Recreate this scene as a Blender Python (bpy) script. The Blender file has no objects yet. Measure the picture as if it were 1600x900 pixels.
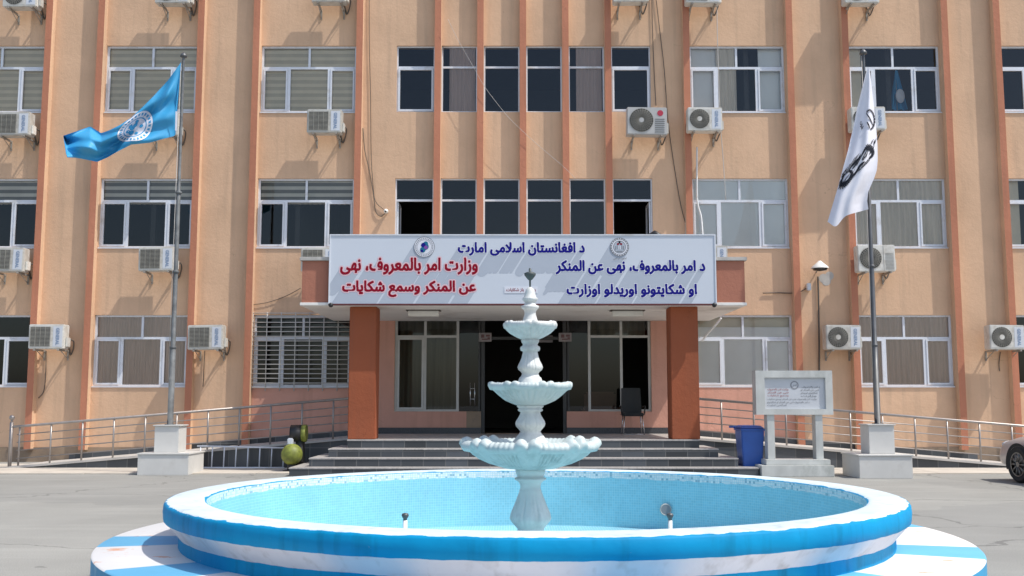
import bpy, bmesh, math, random
from mathutils import Vector
random.seed(7)
C = bpy.context.scene.collection
SC = bpy.context.scene
sin, cos, pi, R = math.sin, math.cos, math.pi, math.radians

# ---------------------------------------------------------------- camera, sky, sun, exposure
EYE, PITCH, F = 1.47, R(6.35), 1600.0
cam = bpy.data.cameras.new('camera'); cam.sensor_width = 36; cam.lens = 36; cam.clip_end = 2000
camo = bpy.data.objects.new('camera', cam); C.objects.link(camo)
camo.location = (0, 0, EYE); camo.rotation_euler = (R(90) + PITCH, 0, 0); SC.camera = camo

SUN = Vector((2.4, -1.0, 4.3)).normalized()
w = bpy.data.worlds.new('World'); SC.world = w; w.use_nodes = True
nt = w.node_tree; bg = nt.nodes['Background']; sky = nt.nodes.new('ShaderNodeTexSky')
sky.sky_type = 'NISHITA'; sky.sun_disc = False
sky.sun_elevation = math.asin(SUN.z); sky.sun_rotation = math.atan2(SUN.x, SUN.y)
sky.air_density = 1.0; sky.dust_density = 2.0
nt.links.new(sky.outputs[0], bg.inputs[0]); bg.inputs[1].default_value = 0.15
sl = bpy.data.lights.new('sun', 'SUN'); sl.energy = 3.4; sl.angle = R(0.5); sl.color = (1, .95, .88)
so = bpy.data.objects.new('sun', sl); C.objects.link(so); so.location = SUN * 60
so.rotation_euler = SUN.to_track_quat('Z', 'Y').to_euler()
SC.view_settings.view_transform = 'Standard'; SC.view_settings.look = 'None'
SC.view_settings.exposure = 0.35; SC.view_settings.gamma = 1; SC.view_settings.use_curve_mapping = False

def at(px, py, Y):
    """world point at depth Y seen at photo pixel (1600 x 900)"""
    z = EYE + Y * math.tan(PITCH + math.atan((450 - py) / F))
    yc = Y * cos(PITCH) + (z - EYE) * sin(PITCH)
    return Vector(((px - 800) / F * yc, Y, z))

# ---------------------------------------------------------------- materials
M = {}
def lin(r, g, b):
    f = lambda c: (c / 12.92 if c <= .04045 else ((c + .055) / 1.055) ** 2.4)
    return tuple(f(c / 255) for c in (r, g, b))
def N(nt, t, **kw):
    n = nt.nodes.new(t)
    for k, v in kw.items(): setattr(n, k, v)
    return n
def base(name):
    m = bpy.data.materials.new(name); m.use_nodes = True
    M[name] = m
    return m, m.node_tree, m.node_tree.nodes['Principled BSDF']
def pm(name, col, rough=.6, var=.08, vs=3.0, bump=0.0, bs=60.0, metal=0.0, spec=.5, dirt=None, ds=1.2, dthr=(.55, .75), stretch=(1, 1, 1), rnd=0.0):
    m, nt, b = base(name); L = nt.links.new
    b.inputs['Roughness'].default_value = rough; b.inputs['Metallic'].default_value = metal
    b.inputs['Specular IOR Level'].default_value = spec
    tc = N(nt, 'ShaderNodeTexCoord'); mp = N(nt, 'ShaderNodeMapping'); L(tc.outputs['Object'], mp.inputs[0])
    mp.inputs['Scale'].default_value = stretch
    n = N(nt, 'ShaderNodeTexNoise'); n.inputs['Scale'].default_value = vs; n.inputs['Detail'].default_value = 6; L(mp.outputs[0], n.inputs['Vector'])
    r = N(nt, 'ShaderNodeValToRGB'); L(n.outputs[0], r.inputs[0])
    r.color_ramp.elements[0].position = .3; r.color_ramp.elements[1].position = .7
    r.color_ramp.elements[0].color = tuple(c * (1 - var) for c in col) + (1,)
    r.color_ramp.elements[1].color = tuple(min(1, c * (1 + var)) for c in col) + (1,)
    out = r.outputs[0]
    if dirt:
        n2 = N(nt, 'ShaderNodeTexNoise'); n2.inputs['Scale'].default_value = ds; n2.inputs['Detail'].default_value = 8
        n2.inputs['Roughness'].default_value = .65
        L(mp.outputs[0], n2.inputs['Vector'])
        r2 = N(nt, 'ShaderNodeValToRGB'); L(n2.outputs[0], r2.inputs[0])
        r2.color_ramp.elements[0].position = dthr[0]; r2.color_ramp.elements[1].position = dthr[1]
        mx = N(nt, 'ShaderNodeMix', data_type='RGBA'); L(r2.outputs[0], mx.inputs[0]); L(out, mx.inputs[6])
        mx.inputs[7].default_value = tuple(dirt) + (1,); out = mx.outputs[2]
    if rnd:
        oi = N(nt, 'ShaderNodeObjectInfo'); hs = N(nt, 'ShaderNodeHueSaturation')
        ma = N(nt, 'ShaderNodeMath', operation='MULTIPLY_ADD'); L(oi.outputs['Random'], ma.inputs[0])
        ma.inputs[1].default_value = rnd; ma.inputs[2].default_value = 1 - rnd
        L(ma.outputs[0], hs.inputs['Value']); L(out, hs.inputs['Color']); out = hs.outputs[0]
    L(out, b.inputs['Base Color'])
    if bump:
        n3 = N(nt, 'ShaderNodeTexNoise'); n3.inputs['Scale'].default_value = bs; n3.inputs['Detail'].default_value = 4
        L(tc.outputs['Object'], n3.inputs['Vector'])
        bp = N(nt, 'ShaderNodeBump'); bp.inputs['Strength'].default_value = bump; bp.inputs['Distance'].default_value = .02
        L(n3.outputs[0], bp.inputs['Height']); L(bp.outputs[0], b.inputs['Normal'])
    return m

def wall_paint(name, col, stain):
    m, nt, b = base(name); L = nt.links.new
    b.inputs['Roughness'].default_value = .85; b.inputs['Specular IOR Level'].default_value = .2
    tc = N(nt, 'ShaderNodeTexCoord')
    n = N(nt, 'ShaderNodeTexNoise'); n.inputs['Scale'].default_value = .7; n.inputs['Detail'].default_value = 8; n.inputs['Roughness'].default_value = .6
    L(tc.outputs['Object'], n.inputs['Vector'])
    r = N(nt, 'ShaderNodeValToRGB'); L(n.outputs[0], r.inputs[0])
    r.color_ramp.elements[0].position = .3; r.color_ramp.elements[1].position = .72
    r.color_ramp.elements[0].color = tuple(c * .88 for c in col) + (1,); r.color_ramp.elements[1].color = tuple(min(1, c * 1.09) for c in col) + (1,)
    # vertical streaks of grime
    mp = N(nt, 'ShaderNodeMapping'); mp.inputs['Scale'].default_value = (5, 5, .35); L(tc.outputs['Object'], mp.inputs[0])
    n2 = N(nt, 'ShaderNodeTexNoise'); n2.inputs['Scale'].default_value = 1.0; n2.inputs['Detail'].default_value = 7; L(mp.outputs[0], n2.inputs['Vector'])
    r2 = N(nt, 'ShaderNodeValToRGB'); L(n2.outputs[0], r2.inputs[0])
    r2.color_ramp.elements[0].position = .52; r2.color_ramp.elements[1].position = .85
    r2.color_ramp.elements[1].color = (.55, .55, .55, 1)
    mx = N(nt, 'ShaderNodeMix', data_type='RGBA'); L(r2.outputs[0], mx.inputs[0]); L(r.outputs[0], mx.inputs[6]); mx.inputs[7].default_value = tuple(stain) + (1,)
    # hairline cracks and trowel patches
    v = N(nt, 'ShaderNodeTexVoronoi', feature='DISTANCE_TO_EDGE'); v.inputs['Scale'].default_value = .55
    nw = N(nt, 'ShaderNodeTexNoise'); nw.inputs['Scale'].default_value = 2.5; nw.inputs['Detail'].default_value = 6; L(tc.outputs['Object'], nw.inputs['Vector'])
    va = N(nt, 'ShaderNodeVectorMath', operation='MULTIPLY_ADD'); L(nw.outputs['Color'], va.inputs[0]); va.inputs[1].default_value = (.7, .7, .7); L(tc.outputs['Object'], va.inputs[2])
    L(va.outputs[0], v.inputs['Vector'])
    lt = N(nt, 'ShaderNodeMath', operation='LESS_THAN'); L(v.outputs['Distance'], lt.inputs[0]); lt.inputs[1].default_value = .003
    gt = N(nt, 'ShaderNodeMath', operation='GREATER_THAN'); L(n.outputs[0], gt.inputs[0]); gt.inputs[1].default_value = .58
    mu = N(nt, 'ShaderNodeMath', operation='MULTIPLY'); L(lt.outputs[0], mu.inputs[0]); L(gt.outputs[0], mu.inputs[1])
    mu2 = N(nt, 'ShaderNodeMath', operation='MULTIPLY'); L(mu.outputs[0], mu2.inputs[0]); mu2.inputs[1].default_value = .22
    mx2 = N(nt, 'ShaderNodeMix', data_type='RGBA'); L(mu2.outputs[0], mx2.inputs[0]); L(mx.outputs[2], mx2.inputs[6]); mx2.inputs[7].default_value = tuple(c * .35 for c in stain) + (1,)
    L(mx2.outputs[2], b.inputs['Base Color'])
    n3 = N(nt, 'ShaderNodeTexNoise'); n3.inputs['Scale'].default_value = 9; n3.inputs['Detail'].default_value = 9; n3.inputs['Roughness'].default_value = .7
    L(tc.outputs['Object'], n3.inputs['Vector'])
    bp = N(nt, 'ShaderNodeBump'); bp.inputs['Strength'].default_value = .35; bp.inputs['Distance'].default_value = .03
    L(n3.outputs[0], bp.inputs['Height']); L(bp.outputs[0], b.inputs['Normal'])
    return m

def glass(name, tint, gloss=1.3):
    m = bpy.data.materials.new(name); m.use_nodes = True; M[name] = m
    nt = m.node_tree; nt.nodes.clear(); L = nt.links.new
    o = N(nt, 'ShaderNodeOutputMaterial'); mix = N(nt, 'ShaderNodeMixShader')
    t = N(nt, 'ShaderNodeBsdfTransparent'); t.inputs[0].default_value = tint + (1,)
    g = N(nt, 'ShaderNodeBsdfGlossy'); g.inputs['Roughness'].default_value = .01; g.inputs[0].default_value = (.95, .97, 1, 1)
    fr = N(nt, 'ShaderNodeFresnel'); fr.inputs[0].default_value = 1.5
    mu = N(nt, 'ShaderNodeMath', operation='MULTIPLY'); mu.use_clamp = True; L(fr.outputs[0], mu.inputs[0]); mu.inputs[1].default_value = gloss
    L(mu.outputs[0], mix.inputs[0]); L(t.outputs[0], mix.inputs[1]); L(g.outputs[0], mix.inputs[2]); L(mix.outputs[0], o.inputs[0])
    return m

def tile_mat(name, col, grout, size, joint, rough=.25, border=None, tone=(.95, 1.06)):
    """small square tiles on UV (metres), a random tone per tile; border=(v0, colours) gives the patterned band"""
    m, nt, b = base(name); L = nt.links.new
    b.inputs['Roughness'].default_value = rough
    uv = N(nt, 'ShaderNodeUVMap'); sc = N(nt, 'ShaderNodeVectorMath', operation='SCALE'); sc.inputs['Scale'].default_value = 1 / size
    L(uv.outputs[0], sc.inputs[0])
    fl = N(nt, 'ShaderNodeVectorMath', operation='FLOOR'); L(sc.outputs[0], fl.inputs[0])
    frc = N(nt, 'ShaderNodeVectorMath', operation='FRACTION'); L(sc.outputs[0], frc.inputs[0])
    wn = N(nt, 'ShaderNodeTexWhiteNoise', noise_dimensions='2D'); L(fl.outputs[0], wn.inputs['Vector'])
    r = N(nt, 'ShaderNodeValToRGB'); L(wn.outputs['Value'], r.inputs[0])
    r.color_ramp.elements[0].color = tuple(c * tone[0] for c in col) + (1,); r.color_ramp.elements[1].color = tuple(min(1, c * tone[1]) for c in col) + (1,)
    out = r.outputs[0]
    if border:
        r3 = N(nt, 'ShaderNodeValToRGB'); r3.color_ramp.interpolation = 'CONSTANT'; L(wn.outputs['Value'], r3.inputs[0])
        els = r3.color_ramp.elements
        els[0].color = border[1][0] + (1,); els[1].position = .40; els[1].color = border[1][1] + (1,)
        for p_, c_ in ((.70, border[1][2]), (.88, border[1][3])):
            e = els.new(p_); e.color = c_ + (1,)
        sp = N(nt, 'ShaderNodeSeparateXYZ'); L(uv.outputs[0], sp.inputs[0])
        n = N(nt, 'ShaderNodeTexNoise'); n.inputs['Scale'].default_value = 7; L(uv.outputs[0], n.inputs['Vector'])
        ad = N(nt, 'ShaderNodeMath', operation='MULTIPLY_ADD'); L(n.outputs[0], ad.inputs[0]); ad.inputs[1].default_value = .05; L(sp.outputs[1], ad.inputs[2])
        gt = N(nt, 'ShaderNodeMath', operation='GREATER_THAN'); L(ad.outputs[0], gt.inputs[0]); gt.inputs[1].default_value = border[0]
        mb = N(nt, 'ShaderNodeMix', data_type='RGBA'); L(gt.outputs[0], mb.inputs[0]); L(out, mb.inputs[6]); L(r3.outputs[0], mb.inputs[7]); out = mb.outputs[2]
    s2 = N(nt, 'ShaderNodeSeparateXYZ'); L(frc.outputs[0], s2.inputs[0])
    mn = N(nt, 'ShaderNodeMath', operation='MINIMUM'); L(s2.outputs[0], mn.inputs[0]); L(s2.outputs[1], mn.inputs[1])
    lt = N(nt, 'ShaderNodeMath', operation='LESS_THAN'); L(mn.outputs[0], lt.inputs[0]); lt.inputs[1].default_value = joint
    mx = N(nt, 'ShaderNodeMix', data_type='RGBA'); L(lt.outputs[0], mx.inputs[0]); L(out, mx.inputs[6]); mx.inputs[7].default_value = grout + (1,)
    nd = N(nt, 'ShaderNodeTexNoise'); nd.inputs['Scale'].default_value = 1.6; nd.inputs['Detail'].default_value = 6; L(uv.outputs[0], nd.inputs['Vector'])
    rd = N(nt, 'ShaderNodeValToRGB'); L(nd.outputs[0], rd.inputs[0]); rd.color_ramp.elements[0].position = .35; rd.color_ramp.elements[1].position = .75
    rd.color_ramp.elements[0].color = (.86, .86, .86, 1); rd.color_ramp.elements[1].color = (1.0, 1, 1, 1)
    ml = N(nt, 'ShaderNodeMix', data_type='RGBA', blend_type='MULTIPLY'); ml.inputs[0].default_value = 1; L(mx.outputs[2], ml.inputs[6]); L(rd.outputs[0], ml.inputs[7])
    L(ml.outputs[2], b.inputs['Base Color'])
    return m

PEACH = (.655, .437, .287); TERRA = (.49, .205, .125)
wall_paint('peach_stucco', PEACH, (.38, .27, .19))
wall_paint('terracotta_paint', TERRA, (.27, .13, .085))
wall_paint('salmon_paint', (.62, .33, .25), (.36, .2, .14))
wall_paint('rust_paint', (.32, .095, .045), (.22, .085, .05)); wall_paint('brick_red_paint', (.40, .17, .115), (.24, .1, .075))
pm('white_soffit', (.78, .76, .72), .7, .05, 1.2, dirt=(.5, .47, .42), ds=.8)
pm('concrete_trim', (.46, .44, .41), .8, .15, 4, .2)
pm('pvc', (.66, .69, .74), .35, .04, 5, dirt=(.45, .44, .42), ds=2.5)
pm('alu_frame', (.50, .49, .46), .4, .06, 4)
pm('dark_frame', (.03, .027, .025), .4)
glass('window_glass', (.95, .945, .92), 1.1); glass('tinted_glass', (.45, .46, .43), 1.0); glass('clear_glass', (.8, .83, .84), 1.0)
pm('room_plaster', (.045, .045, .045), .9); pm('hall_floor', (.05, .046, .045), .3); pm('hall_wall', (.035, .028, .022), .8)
pm('blind_light', (.80, .71, .56), .8, .05); pm('blind_dark', (.63, .56, .44), .8, .05)
pm('zebra_dark', (.22, .21, .19), .8); pm('zebra_light', (.72, .68, .60), .8)
pm('curtain_brown', (.62, .49, .42), .9, .10, 2, stretch=(9, 1, .4)); pm('curtain_beige', (.70, .63, .54), .9, .10, 2, stretch=(9, 1, .4))
pm('curtain_mauve', (.48, .37, .33), .9, .08, 2, stretch=(9, 1, .4))
pm('lobby_curtain', (.44, .42, .35), .9, .1, 2, stretch=(9, 1, .4)); pm('white_roller', (.84, .82, .80), .7, .06, 1.2); pm('frosted_film', (.84, .85, .84), .5, .05, .8, dirt=(.66, .68, .68), ds=.7)
def asphalt():
    m, nt, b = base('asphalt'); L = nt.links.new
    b.inputs['Roughness'].default_value = .88; b.inputs['Specular IOR Level'].default_value = .25
    tc = N(nt, 'ShaderNodeTexCoord')
    n = N(nt, 'ShaderNodeTexNoise'); n.inputs['Scale'].default_value = .35; n.inputs['Detail'].default_value = 9; n.inputs['Roughness'].default_value = .62; L(tc.outputs['Object'], n.inputs['Vector'])
    r = N(nt, 'ShaderNodeValToRGB'); L(n.outputs[0], r.inputs[0]); r.color_ramp.elements[0].position = .3; r.color_ramp.elements[1].position = .7
    r.color_ramp.elements[0].color = (.245, .245, .228, 1); r.color_ramp.elements[1].color = (.315, .314, .293, 1)
    mp = N(nt, 'ShaderNodeMapping'); mp.inputs['Scale'].default_value = (.25, 2.6, 1); L(tc.outputs['Object'], mp.inputs[0])
    n2 = N(nt, 'ShaderNodeTexNoise'); n2.inputs['Scale'].default_value = 1; n2.inputs['Detail'].default_value = 8; L(mp.outputs[0], n2.inputs['Vector'])
    r2 = N(nt, 'ShaderNodeValToRGB'); L(n2.outputs[0], r2.inputs[0]); r2.color_ramp.elements[0].position = .5; r2.color_ramp.elements[1].position = .8
    r2.color_ramp.elements[1].color = (.5, .5, .5, 1)
    mx = N(nt, 'ShaderNodeMix', data_type='RGBA'); L(r2.outputs[0], mx.inputs[0]); L(r.outputs[0], mx.inputs[6]); mx.inputs[7].default_value = (.375, .372, .345, 1)
    n4 = N(nt, 'ShaderNodeTexNoise'); n4.inputs['Scale'].default_value = 90; n4.inputs['Detail'].default_value = 3; L(tc.outputs['Object'], n4.inputs['Vector'])
    r4 = N(nt, 'ShaderNodeValToRGB'); L(n4.outputs[0], r4.inputs[0]); r4.color_ramp.elements[0].position = .25; r4.color_ramp.elements[1].position = .75
    r4.color_ramp.elements[0].color = (.72, .72, .72, 1); r4.color_ramp.elements[1].color = (1.2, 1.2, 1.2, 1)
    ml = N(nt, 'ShaderNodeMix', data_type='RGBA', blend_type='MULTIPLY'); ml.inputs[0].default_value = 1; L(mx.outputs[2], ml.inputs[6]); L(r4.outputs[0], ml.inputs[7])
    # scattered small oil stains
    v = N(nt, 'ShaderNodeTexVoronoi'); v.inputs['Scale'].default_value = .8; L(tc.outputs['Object'], v.inputs['Vector'])
    n5 = N(nt, 'ShaderNodeTexNoise'); n5.inputs['Scale'].default_value = 6; L(tc.outputs['Object'], n5.inputs['Vector'])
    s5 = N(nt, 'ShaderNodeMath', operation='MULTIPLY_ADD'); L(n5.outputs[0], s5.inputs[0]); s5.inputs[1].default_value = .25; L(v.outputs['Distance'], s5.inputs[2])
    lt = N(nt, 'ShaderNodeMath', operation='LESS_THAN'); L(s5.outputs[0], lt.inputs[0]); lt.inputs[1].default_value = .17
    l6 = N(nt, 'ShaderNodeMath', operation='MULTIPLY'); L(lt.outputs[0], l6.inputs[0]); l6.inputs[1].default_value = .45
    m3 = N(nt, 'ShaderNodeMix', data_type='RGBA'); L(l6.outputs[0], m3.inputs[0]); L(ml.outputs[2], m3.inputs[6]); m3.inputs[7].default_value = (.10, .098, .095, 1)
    vc = N(nt, 'ShaderNodeTexVoronoi', feature='DISTANCE_TO_EDGE'); vc.inputs['Scale'].default_value = .22
    vw = N(nt, 'ShaderNodeTexNoise'); vw.inputs['Scale'].default_value = 1.3; vw.inputs['Detail'].default_value = 7; L(tc.outputs['Object'], vw.inputs['Vector'])
    vm = N(nt, 'ShaderNodeVectorMath', operation='MULTIPLY_ADD'); L(vw.outputs['Color'], vm.inputs[0]); vm.inputs[1].default_value = (1.2, 1.2, 0); L(tc.outputs['Object'], vm.inputs[2]); L(vm.outputs[0], vc.inputs['Vector'])
    vl = N(nt, 'ShaderNodeMath', operation='LESS_THAN'); L(vc.outputs['Distance'], vl.inputs[0]); vl.inputs[1].default_value = .0035
    vk = N(nt, 'ShaderNodeMath', operation='MULTIPLY'); L(vl.outputs[0], vk.inputs[0]); vk.inputs[1].default_value = .5
    m4 = N(nt, 'ShaderNodeMix', data_type='RGBA'); L(vk.outputs[0], m4.inputs[0]); L(m3.outputs[2], m4.inputs[6]); m4.inputs[7].default_value = (.09, .088, .085, 1)
    vp = N(nt, 'ShaderNodeTexVoronoi'); vp.inputs['Scale'].default_value = .16; L(vm.outputs[0], vp.inputs['Vector'])
    sx = N(nt, 'ShaderNodeSeparateXYZ'); L(vp.outputs['Color'], sx.inputs[0])
    rp = N(nt, 'ShaderNodeValToRGB'); L(sx.outputs[0], rp.inputs[0]); rp.color_ramp.elements[0].color = (.93, .93, .93, 1); rp.color_ramp.elements[1].color = (1.06, 1.055, 1.04, 1)
    m5 = N(nt, 'ShaderNodeMix', data_type='RGBA', blend_type='MULTIPLY'); m5.inputs[0].default_value = 1; L(m4.outputs[2], m5.inputs[6]); L(rp.outputs[0], m5.inputs[7])
    L(m5.outputs[2], b.inputs['Base Color'])
    bp = N(nt, 'ShaderNodeBump'); bp.inputs['Strength'].default_value = .35; bp.inputs['Distance'].default_value = .01; L(n4.outputs[0], bp.inputs['Height']); L(bp.outputs[0], b.inputs['Normal'])
asphalt()
pm('pale_concrete', (.50, .455, .39), .85, .12, 1.5, .2, dirt=(.38, .35, .31), ds=.9)
pm('ramp_screed', (.46, .44, .41), .8, .12, 2.0, .1)
tile_mat('granite_cladding', (.045, .05, .056), (.16, .16, .155), .45, .03, .35, tone=(.7, 2.1))
pm('granite', (.055, .058, .064), .38, .3, 30)
pm('granite_tread', (.40, .38, .36), .45, .2, 20, dirt=(.40, .38, .35), ds=2)
pm('plinth_grime', (.34, .25, .17), .9, .25, 3, .3, dirt=(.14, .11, .09), ds=1.5, dthr=(.4, .7))
pm('steel', (.36, .33, .31), .42, .06, 8, metal=.55, dirt=(.3, .25, .2), ds=6)
pm('galvanised', (.125, .135, .14), .62, .3, 5, metal=.1, spec=.3, dirt=(.2, .2, .2), ds=8)
pm('dark_steel', (.10, .105, .11), .45, .15, 6, metal=.4)
pm('white_marble', (.60, .59, .56), .45, .05, 3, dirt=(.52, .50, .46), ds=1.8)
pm('grey_marble', (.53, .54, .515), .4, .14, 3.5, dirt=(.34, .36, .33), ds=2.2, stretch=(1, 1, .6))
pm('plaque_ink', (.27, .28, .30), .5, 0); pm('plaque_red', (.40, .20, .21), .5, 0); pm('plaque_face', (.55, .57, .60), .35, .06, 2)
pm('fountain_stone', (.62, .64, .62), .5, .06, 5, .12, 25, dirt=(.34, .355, .345), ds=5, dthr=(.46, .74), stretch=(1, 1, .35))
pm('fountain_aqua', (.52, .585, .575), .5, .07, 6, .12, 25, dirt=(.27, .34, .335), ds=6, dthr=(.46, .74), stretch=(1, 1, .3))
pm('finial_iron', (.06, .075, .075), .5)
tile_mat('pool_mosaic', (.25, .60, .73), (.40, .70, .79), .028, .14, .22, border=(.665 - .042, ((.74, .78, .80), (.80, .83, .84), (.58, .68, .73), (.33, .47, .55))))
tile_mat('pool_floor', (.26, .585, .70), (.55, .78, .84), .03, .12, .25)
def blue_white():
    m, nt, b = base('basin_paint'); L = nt.links.new; b.inputs['Roughness'].default_value = .6; b.inputs['Specular IOR Level'].default_value = .15
    tc = N(nt, 'ShaderNodeTexCoord'); sp = N(nt, 'ShaderNodeSeparateXYZ'); L(tc.outputs['Object'], sp.inputs[0])
    n = N(nt, 'ShaderNodeTexNoise'); n.inputs['Scale'].default_value = 6; n.inputs['Detail'].default_value = 5; L(tc.outputs['Object'], n.inputs['Vector'])
    ad = N(nt, 'ShaderNodeMath', operation='MULTIPLY_ADD'); L(n.outputs[0], ad.inputs[0]); ad.inputs[1].default_value = .022; L(sp.outputs[2], ad.inputs[2])
    r = N(nt, 'ShaderNodeValToRGB'); r.color_ramp.interpolation = 'CONSTANT'; L(ad.outputs[0], r.inputs[0])
    e = r.color_ramp.elements
    BL = (.001, .26, .51, 1); WH = (.62, .63, .68, 1)
    e[0].position = 0; e[0].color = BL; e[1].position = .418; e[1].color = WH
    k = e.new(.545); k.color = BL; k = e.new(.683); k.color = (.60, .69, .725, 1)
    n2 = N(nt, 'ShaderNodeTexNoise'); n2.inputs['Scale'].default_value = 2.2; n2.inputs['Detail'].default_value = 7; L(tc.outputs['Object'], n2.inputs['Vector'])
    r2 = N(nt, 'ShaderNodeValToRGB'); L(n2.outputs[0], r2.inputs[0]); r2.color_ramp.elements[0].position = .3; r2.color_ramp.elements[1].position = .7
    r2.color_ramp.elements[0].color = (.84, .86, .88, 1); r2.color_ramp.elements[1].color = (1.05, 1.05, 1.05, 1)
    ml = N(nt, 'ShaderNodeMix', data_type='RGBA', blend_type='MULTIPLY'); ml.inputs[0].default_value = 1; L(r.outputs[0], ml.inputs[6]); L(r2.outputs[0], ml.inputs[7])
    nc = N(nt, 'ShaderNodeTexNoise'); nc.inputs['Scale'].default_value = 13; nc.inputs['Detail'].default_value = 8; nc.inputs['Roughness'].default_value = .7; L(tc.outputs['Object'], nc.inputs['Vector'])
    cg = N(nt, 'ShaderNodeMath', operation='GREATER_THAN'); L(nc.outputs[0], cg.inputs[0]); cg.inputs[1].default_value = .69
    cm = N(nt, 'ShaderNodeMath', operation='MULTIPLY'); L(cg.outputs[0], cm.inputs[0]); cm.inputs[1].default_value = .55
    mc = N(nt, 'ShaderNodeMix', data_type='RGBA'); L(cm.outputs[0], mc.inputs[0]); L(ml.outputs[2], mc.inputs[6]); mc.inputs[7].default_value = (.52, .58, .62, 1)
    mpd = N(nt, 'ShaderNodeMapping'); mpd.inputs['Scale'].default_value = (9, 9, 1.2); L(tc.outputs['Object'], mpd.inputs[0])
    nd = N(nt, 'ShaderNodeTexNoise'); nd.inputs['Scale'].default_value = 1; nd.inputs['Detail'].default_value = 8; L(mpd.outputs[0], nd.inputs['Vector'])
    rd = N(nt, 'ShaderNodeValToRGB'); L(nd.outputs[0], rd.inputs[0]); rd.color_ramp.elements[0].position = .54; rd.color_ramp.elements[1].position = .8; rd.color_ramp.elements[0].color = (1, 1, 1, 1); rd.color_ramp.elements[1].color = (.68, .66, .63, 1)
    ml2 = N(nt, 'ShaderNodeMix', data_type='RGBA', blend_type='MULTIPLY'); ml2.inputs[0].default_value = 1; L(mc.outputs[2], ml2.inputs[6]); L(rd.outputs[0], ml2.inputs[7])
    L(ml2.outputs[2], b.inputs['Base Color'])
    n3 = N(nt, 'ShaderNodeTexNoise'); n3.inputs['Scale'].default_value = 7; n3.inputs['Detail'].default_value = 6; L(tc.outputs['Object'], n3.inputs['Vector'])
    bp = N(nt, 'ShaderNodeBump'); bp.inputs['Strength'].default_value = .25; bp.inputs['Distance'].default_value = .03; L(n3.outputs[0], bp.inputs['Height']); L(bp.outputs[0], b.inputs['Normal'])
blue_white()
pm('stripe_white', (.70, .69, .675), .6, .04, 2, .1, 12, dirt=(.66, .36, .24), ds=2.6, dthr=(.615, .635), stretch=(1, 2.2, 1))
pm('stripe_blue', (.12, .40, .62), .6, .08, 2, .1, 12, dirt=(.45, .6, .7), ds=3, dthr=(.66, .72))
pm('platform_blue', (.03, .30, .54), .55, .12, 2.5, .15, 9, dirt=(.25, .5, .65), ds=3)
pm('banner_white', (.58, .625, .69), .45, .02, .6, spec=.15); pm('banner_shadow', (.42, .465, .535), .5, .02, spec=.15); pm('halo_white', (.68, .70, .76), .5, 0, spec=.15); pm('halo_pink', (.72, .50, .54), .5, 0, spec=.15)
pm('ink_blue', (.012, .012, .20), .5, 0, spec=.08); pm('ink_red', (.25, .006, .02), .5, 0, spec=.08); pm('ink_black', (.02, .022, .03), .6, 0, spec=.08); pm('ink_grey', (.22, .23, .25), .6, 0, spec=.08)
pm('ink_teal', (.02, .16, .26), .5, 0, spec=.08); pm('ink_purple', (.22, .08, .34), .5, 0, spec=.08)
pm('notice_paper', (.27, .24, .235), .7, .05); pm('notice_ink', (.15, .07, .07), .7, .1); pm('maroon_pipe', (.10, .02, .02), .5)
pm('ac_cream', (.68, .67, .62), .5, .05, 5, dirt=(.42, .38, .32), ds=4, dthr=(.48, .75), rnd=.3)
pm('ac_grey', (.42, .42, .41), .5, .05, 5)
pm('ac_grille', (.33, .32, .28), .6, .15, 9, rnd=.2); pm('ac_dark', (.05, .05, .045), .7); pm('ac_strip', (.60, .63, .67), .5, .03); pm('ac_letter', (.20, .28, .42), .5, 0)
pm('logo_red', (.42, .03, .06), .4, 0); pm('bracket_metal', (.30, .28, .25), .6, .2, 10, dirt=(.2, .1, .06), ds=12)
pm('cable_dark', (.10, .085, .07), .7); pm('cable_white', (.50, .48, .45), .6); pm('hose_white', (.72, .73, .72), .5)
pm('flag_blue', (.035, .30, .56), .55, .04, 4); pm('flag_white', (.74, .74, .80), .6, .03, 4)
pm('bin_blue', (.026, .105, .40), .4, .06, 4); pm('rubber', (.018, .018, .018), .8)
pm('car_silver', (.50, .455, .445), .3, .02, metal=.45); pm('car_glass', (.015, .018, .02), .06); pm('wheel_alloy', (.20, .19, .18), .35, metal=.7); pm('lamp_clear', (.5, .52, .55), .1)
pm('lime', (.19, .215, .035), .55, .35, 9, dirt=(.09, .11, .04), ds=7); pm('black_plastic', (.018, .018, .018), .45); pm('chrome', (.55, .55, .55), .2, metal=.9)
pm('mesh_black', (.016, .018, .018), .7, .3, 60); pm('lamp_white', (.74, .73, .68), .5); pm('armchair_cloth', (.24, .13, .11), .9)

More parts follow.
